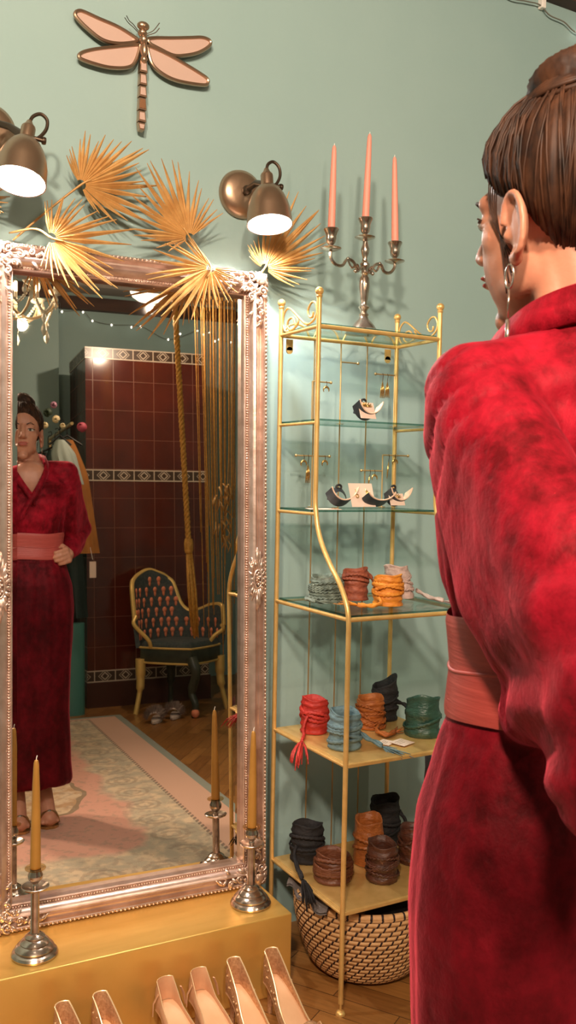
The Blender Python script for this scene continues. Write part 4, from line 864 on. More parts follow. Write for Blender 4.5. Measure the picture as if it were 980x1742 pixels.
# ------------------------------------------------------------------ corner chair
M_cfab = pbr('dark_peacock_fabric', (.035, .05, .052), .7, 0, (.07, .08, .075), 60); M_drop = pbr('coral_motif', (.78, .24, .12), .6); M_cgold = pbr('gold_chair_trim', (.80, .52, .16), .38, .4); M_olive = pbr('dark_olive_paint', (.03, .032, .02), .4, 0, (.05, .05, .03), 20)
ch = thing('corner_chair', 'dark upholstered corner chair with gold trim and coral motifs before the stove', 'chair', (1.98, -3.66, 0))
CF, CL, CR, CB = V((1.99, -3.36, 0)), V((1.725, -3.64, 0)), V((2.25, -3.56, 0)), V((1.985, -3.83, 0))
def zz_(p, z): return V((p.x, p.y, z))
Lp = [CF, CR, CB, CL]
def seat_ring(z, f): 
    c = sum(Lp, V())/4; out = []
    for i in range(4):
        a, b = Lp[i], Lp[(i+1) % 4]
        for k in range(6):
            t = k/6; p = a.lerp(b, t); bow = sin(pi*t)*.035; n = (p-c).normalized(); out.append(zz_(c+(p-c)*f+n*bow*.5, z))
    return out
mb = MB(); mb.ring_loft([seat_ring(.33, .98), seat_ring(.335, 1.0), seat_ring(.43, 1.0), seat_ring(.435, .98)]); part('seat_apron', mb, M_olive, ch)
mb = MB(); mb.ring_loft([seat_ring(.435, .97), seat_ring(.455, .97), seat_ring(.475, .9), seat_ring(.48, .5)]); part('seat_cushion', mb, M_cfab, ch)
for z in (.434, .336): mb = MB(); mb.tube(seat_ring(z, 1.01), .007, 6, True); part('gold_moulding', mb, M_cgold, ch)
def leg(p, pts, r, m, lab=None): mb = MB(); mb.tube(catmull([p+V(q) for q in pts], 6), r, 10); part('leg', mb, m, ch, lab)
leg(CF, [(0, 0, .38), (.02, .03, .28), (.0, .0, .16), (.015, .03, .08), (.012, .02, 0)], [.036]*6+[.030]*6+[.024]*6+[.022]*7, M_olive, 'dark painted front leg with coral foot')
for p, s in ((CL, (-.02, .02)), (CR, (.02, .02)), (CB, (0, -.02))):
    leg(p, [(0, 0, .36), (0, 0, .24), (s[0]*.4, s[1]*.4, .15), (s[0]*2.0, s[1], .0)], [.034]*6+[.028]*6+[.017]*7, M_cgold if p is not CB else M_olive)
mb = MB(); mb.ell(CF+V((.012, .035, .03)), (.026, .03, .03)); part('painted_toe', mb, M_drop, ch)
# back: high panel over left-back side, low scroll arm on the other side
def rail_pt(t):   # path around left, back, right corners
    if t < .5: p = CL.lerp(CB, t*2)
    else: p = CB.lerp(CR, t*2-1)
    c = sum(Lp, V())/4; return p + (p-c).normalized()*.05*sin(2*pi*min(t, 1-t))
def top_z(t):
    pts = [(0, .62), (.03, .76), (.08, .85), (.18, .89), (.27, .92), (.33, .94), (.39, .92), (.48, .89), (.56, .83), (.60, .71), (.64, .655), (.71, .645), (.80, .685), (.89, .70), (.95, .675), (1.0, .56)]
    for (a, za), (b, zb) in zip(pts, pts[1:]):
        if a <= t <= b: return lerp(za, zb, (t-a)/(b-a))
    return .56
mb = MB(); A = []; B = []
c = sum(Lp, V())/4
for i in range(41):
    t = i/40; p = rail_pt(t); n = (p-c).normalized(); z1 = top_z(t)
    A.append([zz_(p, z)+n*(.05*(z-.43)/.45) for z in [lerp(.43, z1, k/5) for k in range(6)]]); B.append([q+n*.03 for q in A[-1]])
mb.ring_loft([a+b[::-1] for a, b in zip(A, B)])
for r_ in range(6):
    for i in range(12):
        t = (i+.5*(r_ % 2)+.3)/12; z = .51+.070*r_
        if z > top_z(min(1, t))-.05 or t > .98: continue
        p = rail_pt(t); n = (p-c).normalized(); q = zz_(p, z)+n*(.05*(z-.43)/.45)-n*.002
        tz = V((-n.y, n.x, 0)); MM = Matrix((tz, n, V((0, 0, 1)))).transposed()
        mb.ell(q+V((0, 0, .010)), (.016, .008, .020), MM, 8, 6, 1); mb.ell(q-V((0, 0, .014)), (.010, .006, .024), MM, 8, 6, 1)
part('backrest', mb, [M_cfab, M_drop], ch, 'peacock dark backrest with coral drop motifs')
mb = MB(); mb.tube(catmull([a[-1]+(b[-1]-a[-1])*.5 for a, b in zip(A, B)][::2], 3), .016, 8); part('gold_back_rail', mb, M_cgold, ch)
mb = MB(); mb.tube(catmull([A[0][-1]+V((-.015, .03, .02)), A[0][-1]+V((-.035, .07, -.03)), A[0][0]+V((.03, .09, .06)), zz_(CL, .44)+V((.05, .08, 0))], 6), .013, 8)
mb.tube(catmull([A[40][-1], A[40][-1]+V((-.01, .06, -.02)), zz_(CR, .50)+V((-.06, .07, 0)), zz_(CR, .44)+V((-.10, .05, 0))], 6), .013, 8); part('arm_support', mb, M_cgold, ch)

# ------------------------------------------------------------------ fluffy slippers
M_fur = pbr('greige_fur', (.36, .25, .20), .95, 0, (.26, .18, .145), 60, 1.0, 90); M_furp = pbr('rose_fur', (.46, .20, .17), .95, 0, (.34, .14, .12), 60, 1.0, 90); M_sol = pbr('slipper_sole', (.50, .38, .32), .6)
def slipper(x, y, rot, fur, label):
    r = thing('slipper', label, 'slipper', (x, y, 0), 'fluffy slippers on the parquet'); T = Matrix.Translation((x, y, 0)) @ Matrix.Rotation(rot, 4, 'Z')
    mb = MB(); mb.ring_loft([[V(((.034+.010*sin(t*1.0))*sin(t)*f, .115*cos(t)*f, z)) for t in [2*pi*k/24 for k in range(24)]] for f, z in ((.92, 0), (1, .006), (1, .018), (.93, .024))]); mb.xf(T); part('sole', mb, M_sol, r)
    mb = MB(); rnd = random.Random(int(x*100)); P = []
    for i in range(9):
        yy = -.01+.075*i/8
        P.append([V((.047*sin(a)*(1+.1*sin(i*.7)), yy, .020+.062*cos(a)*sin(pi*(.25+.5*i/8)))) for a in [lerp(-1.5, 1.5, j/12) for j in range(13)]])
    mb.grid(P); mb.xf(T); o = part('strap', mb, M_sol, r)
    mb = MB()
    for k in range(420):
        a = rnd.uniform(-1.5, 1.5); i = rnd.uniform(0, 1); p = V((.047*sin(a), -.01+.075*i, .020+.062*cos(a)*sin(pi*(.25+.5*i)))); n = V((sin(a), rnd.uniform(-.4, .4), cos(a)+.2)).normalized(); L = rnd.uniform(.02, .038)
        q = p+n*L+V((rnd.uniform(-1, 1), rnd.uniform(-1, 1), rnd.uniform(-1, 1)))*.01; sd = n.orthogonal().normalized()*.0045
        mb.add([p-sd, p+sd, q], [(0, 1, 2)])
    mb.xf(T); part('fur_trim', mb, fur, r, sharp=0, flat=True)
slipper(1.742, -3.33, .35, M_fur, 'greige fluffy slipper nearest the rug corner'); slipper(1.885, -3.41, .35, M_fur, 'greige fluffy slipper nearest the chair leg'); slipper(2.33, -3.43, .2, M_furp, 'rose fluffy slipper behind the reflected candle tip')

# ------------------------------------------------------------------ golden rope tassel and thread curtain
M_rope = pbr('old_gold_rope', (.74, .37, .07), .55, .1, (.50, .23, .035), 60, .4, 120)
rp = thing('braided_rope_tassel', 'long golden braided rope ending in a loose tassel in front of the stove', 'rope tassel', (1.86, -3.0, .57))
top, mid, end = V((1.775, -3.0, CEIL)), V((1.872, -3.0, 1.10)), V((1.906, -3.0, .57))
mb = MB(); K = 190
for s in range(3):
    mb.tube([top.lerp(mid, k/K)+V((.0095*cos(k*.75+s*2.1), .0085*sin(k*.75+s*2.1), 0)) for k in range(K+1)], .0095, 6)
part('braid', mb, M_rope, rp, sharp=0)
mb = MB(); mb.lathe([(.005, .05), (.024, .045), (.028, .02), (.027, -.02), (.022, -.04), (.005, -.045)], mid, 16); part('knot', mb, M_rope, rp)
mb = MB(); rnd = random.Random(3)
for k in range(34):
    a = rnd.uniform(0, 2*pi); rr = rnd.uniform(.2, 1)*.03; o = V((rr*cos(a), rr*sin(a)*.6, 0)); mb.tube([mid+o*.5, mid.lerp(end, .5)+o*.9, end+o*rnd.uniform(.7, 1.1)+V((0, 0, rnd.uniform(-.03, .05)))], [.006, .006, .003], 5)
part('tassel_strands', mb, M_rope, rp, sharp=0)
cu = thing('thread_curtain', 'curtain of hanging gold threads beside the reflected stove', 'thread curtain', (2.10, -3.2, .2))
mb = MB(); rnd = random.Random(8)
for k in range(40):
    t = rnd.random()**1.1; x0 = 1.985+.36*t; x1 = 1.985+.30*t+.035*(1-t); y = -3.2+rnd.uniform(-.05, .05); zb = rnd.uniform(.25, .9) if rnd.random() < .35 else rnd.uniform(.9, 1.4)
    mb.tube(catmull([(x0, y, CEIL), (lerp(x0, x1, .5)+rnd.uniform(-.01, .01), y, 1.9), (x1, y, zb)], 5), .0026, 5)
part('threads', mb, M_rope, cu, sharp=0); cu.children[0]['kind'] = 'stuff'
mb = MB(); mb.tube([(1.93, -3.2, CEIL-.015), (2.5, -3.2, CEIL-.015)], .012, 8); part('curtain_rail', mb, M_cgold, cu)
mb = MB()
for k in range(26): 
    x = rnd.uniform(2.09, 2.20); z = rnd.uniform(1.12, 1.52); mb.tube([(x, -3.17, z), (x+rnd.uniform(-.03, .03), -3.16, z-.04), (x+rnd.uniform(-.03, .03), -3.17, z-.09)], [.010, .014, .004], 5, flat=.4)
part('dried_seed_pods', mb, M_palm, cu, sharp=0)

# ------------------------------------------------------------------ clothes rail with garments
M_chr = pbr('black_metal', (.02, .02, .02), .4, .6)
rk = thing('clothes_rail', 'clothes rail with flower garland beside the stove seen in the mirror', 'clothes rail', (1.27, -3.9, 0))
mb = MB(); mb.tube([(1.265, -3.50, 1.885), (1.265, -4.45, 1.885)], .011, 10); part('rail', mb, M_brassd, rk)
mb = MB(); mb.tube([(1.265, -4.42, .02), (1.265, -4.42, 1.885)], .011, 10); mb.box((1.2, -4.42, .012), (.34, .4, .024)); part('stand', mb, M_brassd, rk)
cols = [pbr('petal_rose', (.42, .06, .10), .6), pbr('petal_cream', (.72, .58, .34), .6), pbr('petal_mauve', (.42, .20, .30), .6), pbr('leaf_dark', (.03, .05, .025), .6)]
for (x, z, k, s) in ((1.33, 1.865, 0, .045), (1.17, 1.91, 1, .035), (1.12, 1.95, 3, .04), (1.155, 2.00, 2, .03), (1.10, 1.87, 1, .03), (1.21, 1.87, 1, .025)):
    mb = MB(); rnd = random.Random(int(x*900+z*50))
    for j in range(14): v = V((rnd.uniform(-1, 1), rnd.uniform(-1, 1), rnd.uniform(-1, 1))).normalized(); mb.ell(V((x, -3.52, z))+v*s*.5, (s*.45, s*.45, s*.22), v.to_track_quat('Z', 'Y').to_matrix(), 8, 5)
    part('flower', mb, cols[k], rk)
def garment(x, y, mat, w, zt, zb, flare, label, name, cat, lean=0):
    r = thing(name, label, cat, (x, y, zb), 'garments on the clothes rail'); mb = MB(); z0 = 1.89
    mb.tube(catmull([(x, y, z0+.012), (x+.02, y, z0+.02), (x+.022, y, z0-.005), (x, y, z0-.02), (x, y, zt+.03)], 5), .003, 6); mb.tube([(x-w*.46, y, zt-.03), (x, y, zt+.03), (x+w*.46, y, zt-.03)], .007, 8); part('hanger', mb, M_chr, r)
    rings = []
    for i in range(15):
        t = i/14; z = lerp(zt, zb, t); hw = lerp(w*.18, w*.5, min(1, t*3.2)**.8)*(1+flare*t); dd = .035+.05*t; xo = lean*t
        rings.append([V((x+xo+hw*cos(a)*(1+.06*t*sin(a*7)), y+dd*sin(a)*(1+.25*t*sin(a*9+1)), z)) for a in [2*pi*k/44 for k in range(44)]])
    mb = MB(); mb.ring_loft(rings); part('cloth', mb, mat, r)
    return r
M_ochre = pbr('ochre_cloth', (.42, .16, .03), .75, 0, (.32, .11, .02), 6); M_mint = pbr('mint_satin', (.38, .44, .40), .45); M_gr = pbr('dark_green_velvet', (.02, .035, .03), .6); M_tealg = pbr('teal_satin', (.07, .22, .19), .4)
oc = garment(1.268, -3.70, M_ochre, .205, 1.80, 1.06, .35, 'ochre garment with a price tag hanging beside the stove', 'ochre_garment', 'garment', .06)
mb = MB(); mb.tube([(1.40, -3.64, 1.10), (1.412, -3.62, 1.02)], .0015, 5); part('tag_string', mb, M_white, oc)
mb = MB(); mb.box((1.412, -3.62, .955), (.042, .002, .105)); part('price_tag', mb, M_card, oc, 'blank pale swing tag', flat=True)
garment(1.195, -3.53, M_mint, .15, 1.78, 1.50, .1, 'short pale mint garment hanging in front of the ochre one', 'mint_garment', 'garment', .06)
garment(1.235, -3.99, M_gr, .26, 1.76, .62, .12, 'long dark green garment on the clothes rail', 'green_garment', 'garment', .06)
garment(1.22, -4.20, M_dark, .24, 1.76, .9, .1, 'black garment hanging at the end of the clothes rail', 'black_garment', 'garment')
mb = MB(); P = []
rings = []
for i in range(10): t = i/9; rings.append([V((1.29+.11*t*.2+.10*cos(a)*(1-.25*t), -3.80+.06*sin(a), lerp(.60, .0, t))) for a in [2*pi*k/30 for k in range(30)]])
mb.ring_loft(rings); solo('teal_bag', mb, M_tealg, 'teal satin cloth bag standing on the floor at the foot of the stove', 'bag')

# ------------------------------------------------------------------ chandelier
CH = V((.80, -2.52, 2.30)); cr = pbr('crystal', (.80, .74, .62), .08, .25); M_cream = pbr('cream_gilt', (.72, .55, .34), .4, .4)
cd = thing('chandelier', 'small crystal chandelier with bead swags in the mirror corner', 'chandelier', tuple(CH))
mb = MB(); mb.lathe([(.004, -.10), (.02, -.09), (.03, -.06), (.014, -.03), (.02, .0), (.012, .05), (.018, .1), (.008, .14), (.006, CEIL-CH.z)], CH, 18); mb.lathe([(.0005, CEIL-CH.z-.05), (.05, CEIL-CH.z-.02), (.055, CEIL-CH.z)], CH, 20); part('column', mb, M_cream, cd)
BT = []
for k in range(6):
    a = radians(60*k+12); d = V((cos(a), sin(a), 0)); e = CH+d*.215+V((0, 0, .13))
    mb = MB(); mb.tube(catmull([CH+d*.02+V((0, 0, .03)), CH+d*.08+V((0, 0, -.005)), CH+d*.16+V((0, 0, .02)), CH+d*.21+V((0, 0, .075)), e], 6), .007, 7); ar = part('arm', mb, M_cream, cd, sharp=0)
    mb = MB(); mb.lathe([(.008, -.012), (.03, -.004), (.044, .012), (.040, .014), (.012, .0), (.010, .0), (.010, .055), (.0005, .057)], e, 14); part('bobeche', mb, cr, ar, 'scalloped crystal dish')
    mb = MB(); mb.ell(e+V((0, 0, .085)), (.016, .016, .032), None, 10, 8); part('bulb', mb, emis('chandelier_bulb', (1, .72, .38), 5.0), ar)
    BT.append((e, d))
    for q, (rr, zz0) in enumerate(((.035, -.03), (.0, -.055))):
        mb = MB(); c = e+V((-d.y, d.x, 0))*rr+V((0, 0, zz0)); mb.lathe([(.0005, .03), (.006, .018), (.0135, -.005), (.011, -.018), (.0005, -.03)], c, 6); part('crystal_drop', mb, cr, ar, flat=True)
for k in range(6):
    e, d = BT[k]; e2, d2 = BT[(k+1) % 6]
    mb = MB(); low = (e+e2)/2+V((0, 0, -.12)) 
    for p in catmull([e+V((0, 0, -.01)), (e*3+e2)/4+V((0, 0, -.085)), low, (e+e2*3)/4+V((0, 0, -.085)), e2+V((0, 0, -.01))], 6): mb.ell(p, .0085, None, 6, 4)
    part('bead_swag', mb, cr, cd, flat=True)
    mb = MB(); mb.lathe([(.0005, 0), (.009, -.012), (.014, -.03), (.009, -.046), (.004, -.056), (.012, -.075), (.0155, -.095), (.009, -.115), (.0005, -.125)], low, 6); part('pendant', mb, cr, cd, flat=True)
lamp('chandelier_light', 'POINT', (CH.x+.05, CH.y-.07, CH.z-.02), 11.0, (1.0, .78, .52), .03)

# ------------------------------------------------------------------ ceiling lamps and the string of lights over the stove
M_opal = emis('opal_glass', (1.0, .88, .72), 2.6)
for (p_, e_), lab in zip(CEILING_LAMPS, ('round opal pendant lamp in front of the stove seen in the mirror', 'unseen round opal ceiling lamp added as fill close to the mirror wall')):
    r = thing('ceiling_lamp', lab, 'ceiling lamp', p_, 'opal ceiling lamps')
    mb = MB(); mb.lathe([(.0005, -.002), (.13, -.002), (.134, -.02), (.125, -.03), (.0005, -.03)], p_, 36)
    if p_[2] < CEIL: mb.tube([p_, (p_[0], p_[1], CEIL)], .006, 8); mb.lathe([(.0005, -.02), (.05, -.018), (.05, 0)], (p_[0], p_[1], CEIL), 20)
    part('mount', mb, M_cream, r)
    mb = MB(); mb.lathe([(.125, -.03), (.124, -.05), (.11, -.08), (.08, -.10), (.04, -.112), (.0005, -.115)], p_, 36, cap=False); part('opal_dome', mb, M_opal, r)
fairy([(1.2, -4.62, 2.93), (1.37, -4.67, 2.95), (1.44, -4.95, 2.955), (1.60, -4.95, 2.965), (1.68, -4.95, 2.90), (1.83, -4.95, 2.875), (2.07, -4.95, 2.88), (2.30, -4.95, 2.79), (2.55, -4.95, 2.88), (2.65, -4.95, 2.875), (2.74, -4.95, 2.82), (2.85, -4.95, 2.80)],
      [(1.44, -4.94, 2.945), (1.604, -4.94, 2.955), (1.678, -4.94, 2.891), (1.831, -4.94, 2.87), (1.992, -4.94, 2.864), (2.069, -4.94, 2.874), (2.298, -4.94, 2.786), (2.40, -4.94, 2.84), (2.549, -4.94, 2.877), (2.60, -4.94, 2.85), (2.651, -4.94, 2.87), (2.70, -4.94, 2.80), (2.737, -4.94, 2.817), (2.846, -4.94, 2.801)], 'string of fairy lights draped above the tiled stove')

for (p_, t_, e_), lab in zip(ADDED_SPOTS, ('unseen black spot lamp added to brighten the mirror wall', 'unseen black spot lamp added to brighten the shelf wall')):  # made-up fixtures for the added spots
    A = V(p_); d = (V(t_)-A).normalized(); Q = d.to_track_quat('Z', 'Y').to_matrix(); r = thing('added_spotlight', lab, 'added_spotlight', (A.x, A.y, CEIL), 'added ceiling spots')
    mb = MB(); mb.lathe([(.03, -.17), (.052, -.15), (.06, -.02), (.062, .012), (.054, .012), (.05, -.03)], A, 24, Q, cap=False); part('added_spot_head', mb, M_chr, r)
    mb = MB(); mb.tube([A-d*.15, V((A.x-d.x*.15, A.y-d.y*.15, CEIL-.02))], .012, 10); mb.lathe([(.0005, -.03), (.05, -.028), (.05, 0)], (A.x-d.x*.15, A.y-d.y*.15, CEIL), 20); part('mount', mb, M_chr, r)

# ================================================================== the woman in the red velvet dress
def velvet():
    m, nt, b = newmat('crushed_red_velvet'); co = coords(nt)
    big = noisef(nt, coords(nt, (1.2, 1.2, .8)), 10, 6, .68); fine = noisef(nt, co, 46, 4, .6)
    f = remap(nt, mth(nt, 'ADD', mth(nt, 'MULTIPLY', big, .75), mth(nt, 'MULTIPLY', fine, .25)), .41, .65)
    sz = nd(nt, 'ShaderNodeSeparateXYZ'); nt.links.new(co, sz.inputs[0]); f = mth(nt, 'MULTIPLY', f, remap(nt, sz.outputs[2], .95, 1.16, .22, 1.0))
    nt.links.new(mixc(nt, f, mixc(nt, remap(nt, sz.outputs[2], .95, 1.16), (.045, .0005, .0016), (.10, .001, .0035)), (.44, .008, .025)), b.inputs['Base Color'])  # skirt coloured darker below the waist: shade from overhead light put into the colour
    setin(b, Roughness=.62, Sheen_Weight=.5, Sheen_Roughness=.38, Sheen_Tint=(1.0, .10, .16, 1)); b.inputs['Specular IOR Level'].default_value = .12
    bump(nt, b, mth(nt, 'ADD', big, mth(nt, 'MULTIPLY', fine, .35)), .35, .012); return m
M_vel = velvet()
M_skin = pbr('warm_skin', (.60, .255, .155), .45, 0, (.54, .22, .135), 30, .06, 200, Subsurface_Weight=.12, Subsurface_Radius=(.012, .005, .003))
M_lip = pbr('lips', (.48, .10, .08), .4)
M_obi = pbr('dusty_red_leather', (.50, .075, .06), .42, 0, (.42, .055, .045), 30, .25, 60, (.4, .4, 6))
def hairmat():
    m, nt, b = newmat('brown_hair'); co = coords(nt, (1, 1, .35)); f = remap(nt, noisef(nt, co, 55, 4, .6), .35, .65)
    nt.links.new(mixc(nt, f, (.014, .0055, .003), (.075, .027, .011)), b.inputs['Base Color']); setin(b, Roughness=.55); b.inputs['Specular IOR Level'].default_value = .3; return m
M_hair = hairmat()
PW = V((.745, -1.51, 0))
pw = thing('woman', 'woman in a red velvet wrap dress with topknot standing before the mirror, hands on hips', 'person', tuple(PW))
HC = V((.722, -1.500, 1.584)); HROT = Matrix.Rotation(.10, 3, 'Z')
def remeshed(mb, vox, smooth_it, name):
    me = bpy.data.meshes.new(name); me.from_pydata([tuple(p) for p in mb.v], [], mb.f)
    bm = bmesh.new(); bm.from_mesh(me); bmesh.ops.recalc_face_normals(bm, faces=bm.faces[:]); bm.to_mesh(me); bm.free()
    o = bpy.data.objects.new(name, me); COL.objects.link(o)
    r = o.modifiers.new('r', 'REMESH'); r.mode = 'VOXEL'; r.voxel_size = vox; r.adaptivity = 0
    s = o.modifiers.new('s', 'SMOOTH'); s.factor = .5; s.iterations = smooth_it
    dg = bpy.context.evaluated_depsgraph_get(); dg.update()
    out = bpy.data.meshes.new_from_object(o.evaluated_get(dg)); bpy.data.objects.remove(o); bpy.data.meshes.remove(me)
    return out
def put_mesh(name, me, mat, parent, off, label=None):
    me.name = name; me.transform(Matrix.Translation(-off)); me.materials.clear(); me.materials.append(mat)
    me.polygons.foreach_set('use_smooth', [True]*len(me.polygons))
    o = bpy.data.objects.new(name, me); COL.objects.link(o); o.parent = parent; ORG[o] = off
    if label: o['label'] = label
    return o
# ---- body: one continuous surface (head, neck, torso, arms, hands, legs, feet)
LSH, RSH = V((.604, -1.515, 1.390)), V((.900, -1.515, 1.415))
LEL, REL = V((.552, -1.745, 1.170)), V((.968, -1.665, 1.175))
LWR, RWR = V((.628, -1.575, 1.085)), V((.905, -1.500, 1.085))
mb = MB()
def H(x, y, z): return HC+HROT @ V((x, y, z))
mb.ell(H(0, -.012, .032), (.071, .092, .086), None, 24, 16)
mb.ell(H(0, .030, -.030), (.056, .056, .082), None, 20, 14)
mb.ell(H(0, .032, -.070), (.040, .046, .040)); mb.ell(H(0, .060, -.102), (.020, .018, .016))
for s in (-1, 1):
    mb.ell(H(s*.034, .042, -.020), (.025, .027, .028)); mb.ell(H(s*.044, .012, -.066), (.010, .035, .022)); mb.ell(H(s*.026, .062, .020), (.024, .016, .014)); mb.ell(H(s*.009, .094, -.030), (.008, .009, .007))
    mb.ell(H(s*.030, .062, .000), (.016, .016, .012))
    ER = Matrix.Rotation(s*.24, 3, 'Z') @ Matrix.Rotation(-.18, 3, 'X')
    c = H(s*.072, -.010, -.024); mb.ell(c, (.006, .017, .029), ER, 12, 8)
    mb.tube([c+ER @ V((s*.007, .019*cos(a)+.001*sin(a), .032*sin(a)+(.002 if sin(a) > 0 else 0))) for a in [lerp(-1.75, 2.8, k/18)+pi/2+.35 for k in range(19)]], .0042, 8)
    mb.ell(c+ER @ V((s*.002, .006, -.031)), (.006, .009, .010)); mb.ell(c+ER @ V((s*.004, .015, -.005)), (.006, .006, .008))
mb.cap2(H(0, .080, .016), H(0, .102, -.022), .008, .0105); mb.ell(H(0, .104, -.026), (.011, .010, .009))
mb.ell(H(0, .084, -.052), (.021, .009, .0055)); mb.ell(H(0, .083, -.061), (.018, .010, .006))
mb.cap2(HC+V((0, -.022, -.04)), V((.742, -1.535, 1.435)), .046, .052, 20); mb.cap2(H(-.03, -.02, -.06), V((.70, -1.53, 1.44)), .02, .025); mb.cap2(H(.03, -.02, -.06), V((.785, -1.53, 1.44)), .02, .025)
mb.ell((.745, -1.525, 1.395), (.155, .072, .055), None, 24, 12)
mb.ell((.745, -1.515, 1.28), (.128, .085, .15), None, 24, 14); mb.ell((.745, -1.462, 1.375), (.085, .045, .085), None, 20, 12); mb.ell((.745, -1.50, 1.43), (.075, .045, .04)); mb.ell((.745, -1.512, 1.10), (.105, .075, .12), None, 22, 12); mb.ell((.745, -1.515, .93), (.145, .105, .12), None, 22, 12)
for (S_, E_, W_) in ((LSH, LEL, LWR), (RSH, REL, RWR)):
    mb.cap2(S_, E_, .044, .036); mb.cap2(E_, W_, .037, .025)
def hand(W_, E_, side):
    d = V((.25*side*-1, .95, -.12)).normalized(); up = V((side*.9, .25, .25)); up = (up-d*up.dot(d)).normalized(); sdv = d.cross(up)
    mb.cap2(W_, W_+d*.03, .024, .022); P = W_+d*.055
    for k in range(4): mb.cap2(W_+d*.02+sdv*(.010*(k-1.5)), P+sdv*(.0155*(k-1.5)), .014, .0125)
    for k in range(4):
        L = (.030, .036, .034, .026)[k]; b = P+sdv*(.0165*(k-1.5)); j1 = b+(d*.75-up*.65).normalized()*L; j2 = j1+(d*.1-up*1.0).normalized()*L*.7; j3 = j2+(-d*.7-up*.6).normalized()*L*.5
        mb.cap2(b, j1, .0095, .0088); mb.cap2(j1, j2, .0088, .008); mb.cap2(j2, j3, .008, .0068)
    b = W_+d*.018-sdv*.018; j1 = b-sdv*.022+d*.016-up*.012; j2 = j1+d*.022-up*.022; j3 = j2+d*.012-up*.016+sdv*.006
    mb.cap2(b, j1, .0125, .0105); mb.cap2(j1, j2, .0105, .009); mb.cap2(j2, j3, .009, .0075)
hand(LWR, LEL, -1); hand(RWR, REL, 1)
for (hx, kx, ax, tx, ty) in ((.685, .70, .692, .690, -1.350), (.805, .81, .802, .806, -1.375)):
    ay = ty-.145
    mb.cap2((hx, -1.515, .90), (kx, -1.50, .50), .085, .058); mb.cap2((kx, -1.50, .50), (ax, ay, .15), .056, .034); mb.cap2((ax, ay, .15), (ax, ay-.015, .11), .034, .031)
    mb.cap2((ax, ay, .125), (tx, ty-.045, .040), .032, .030); mb.cap2((ax, ay-.02, .105), (ax, ay-.02, .085), .028, .026); mb.cap2((tx, ty-.05, .036), (tx, ty-.03, .030), .034, .030)
    for k in range(5): mb.cap2((tx+.014*(k-2), ty-.04, .032), (tx+.0145*(k-2), ty-.006-abs(k-1.2)*.005, .024), .0095, .0085)
body = put_mesh('body', remeshed(mb, .0034, 5, 'body'), M_skin, pw, PW, 'bare skin of the woman')
# ---- facial details
M_eyew = pbr('eye', (.62, .55, .5), .2); M_iris = pbr('iris', (.05, .03, .02), .15); M_brow = pbr('brow', (.05, .022, .012), .7)
for s in (-1, 1):
    mb = MB(); mb.ell(H(s*.030, .0705, .000), (.0130, .0095, .0070), None, 14, 9); ey = part('eye', mb, M_eyew, pw)
    mb = MB(); mb.ell(H(s*.030-.001, .0785, .0005), (.0052, .0030, .0055), None, 12, 8); part('iris', mb, M_iris, ey)
    mb = MB(); mb.tube([H(s*.030+.0145*k, .0805-.007*k*k-(.003 if k*s > 0 else 0), .0058-.005*k*k) for k in (-1, -.6, -.2, .2, .6, 1)], .0016, 6); mb.tube([H(s*.043, .068, .0025), H(s*.048, .070, .004)], .0010, 5); part('eyelashes', mb, M_brow, ey)
    mb = MB(); mb.tube(catmull([H(s*.014, .0885, .021), H(s*.030, .0885, .027), H(s*.044, .070, .021)], 5), [.0016]*6+[.0014]*4+[.0008], 6, flat=1.2); part('eyebrow', mb, M_brow, pw)
mb = MB(); mb.ell(H(0, .0885, -.0525), (.019, .0062, .0036), None, 16, 8); mb.ell(H(0, .0875, -.0600), (.0165, .0068, .0044), None, 16, 8); part('lips', mb, M_lip, pw)
# ---- hair: swept up from hairline to a topknot
BUN = H(.0, -.022, .122)
mb = MB(); rings = []; n = 220
def hair_pt(phi, t, seed=0):
    # phi 0 = front(+y) , t 0 hairline .. 1 top
    c, s_ = cos(phi), sin(phi)
    front = max(0, c); back = max(0, -c); side = abs(s_)
    z0 = .072*front**1.4 - .006*side**2*(1-front) - .085*back**.8
    zt = .104
    th0 = math.asin(max(-.98, min(.98, (z0-.030)/.098))); th = lerp(th0, pi/2-.10, t)
    rx, ry, rz = .0805, .1015, .0985
    g = 1+.022*noise.noise(V((cos(phi)*9, sin(phi)*9, t*1.6)))+.030*noise.noise(V((cos(phi)*26, sin(phi)*26, t*1.2+4)))+.018*noise.noise(V((cos(phi)*60, sin(phi)*60, t+9)))
    vol = 1+.05*back*sin(pi*t)+.03*side*sin(pi*t)
    tuck = 1-.085*(1-min(1, t*5))**1.5
    return H(rx*cos(th)*s_*g*vol*tuck, -.012+ry*cos(th)*c*g*vol*tuck, .030+rz*sin(th)*(g if t < .9 else 1))
for i in range(40): rings.append([hair_pt(2*pi*k/n, i/39) for k in range(n)])
inner = [[HC+(p-HC)*.93 for p in rings[0]]]
mb.ring_loft(inner+rings, True, True)
part('hair', mb, M_hair, pw, 'brown hair swept up', sharp=0)
mb = MB(); rings = []
for i in range(31):
    th = pi*(i+.4)/31.8; row = []
    for k in range(96):
        a = 2*pi*k/96; g = 1+.10*sin(a*3+th*4.5)*.5+.05*noise.noise(V((cos(a+th*1.6)*7, sin(a+th*1.6)*7, th*1.2)))+.035*noise.noise(V((cos(a+th*1.6)*22, sin(a+th*1.6)*22, 3)))
        row.append(BUN+V((.050*sin(th)*cos(a)*g, .050*sin(th)*sin(a)*g, .040*cos(th)*g)))
    rings.append(row)
mb.ring_loft(rings); rnd = random.Random(4)
for k in range(16):
    a0 = rnd.random()*6.28; mb.tube(catmull([BUN+V(((.050+.006*sin(j))*cos(a0+j*.7), (.050+.006*sin(j))*sin(a0+j*.7), -.03+.007*j)) for j in range(6)], 4), .0035, 5)
part('topknot', mb, M_hair, pw, 'twisted topknot of hair', sharp=0)
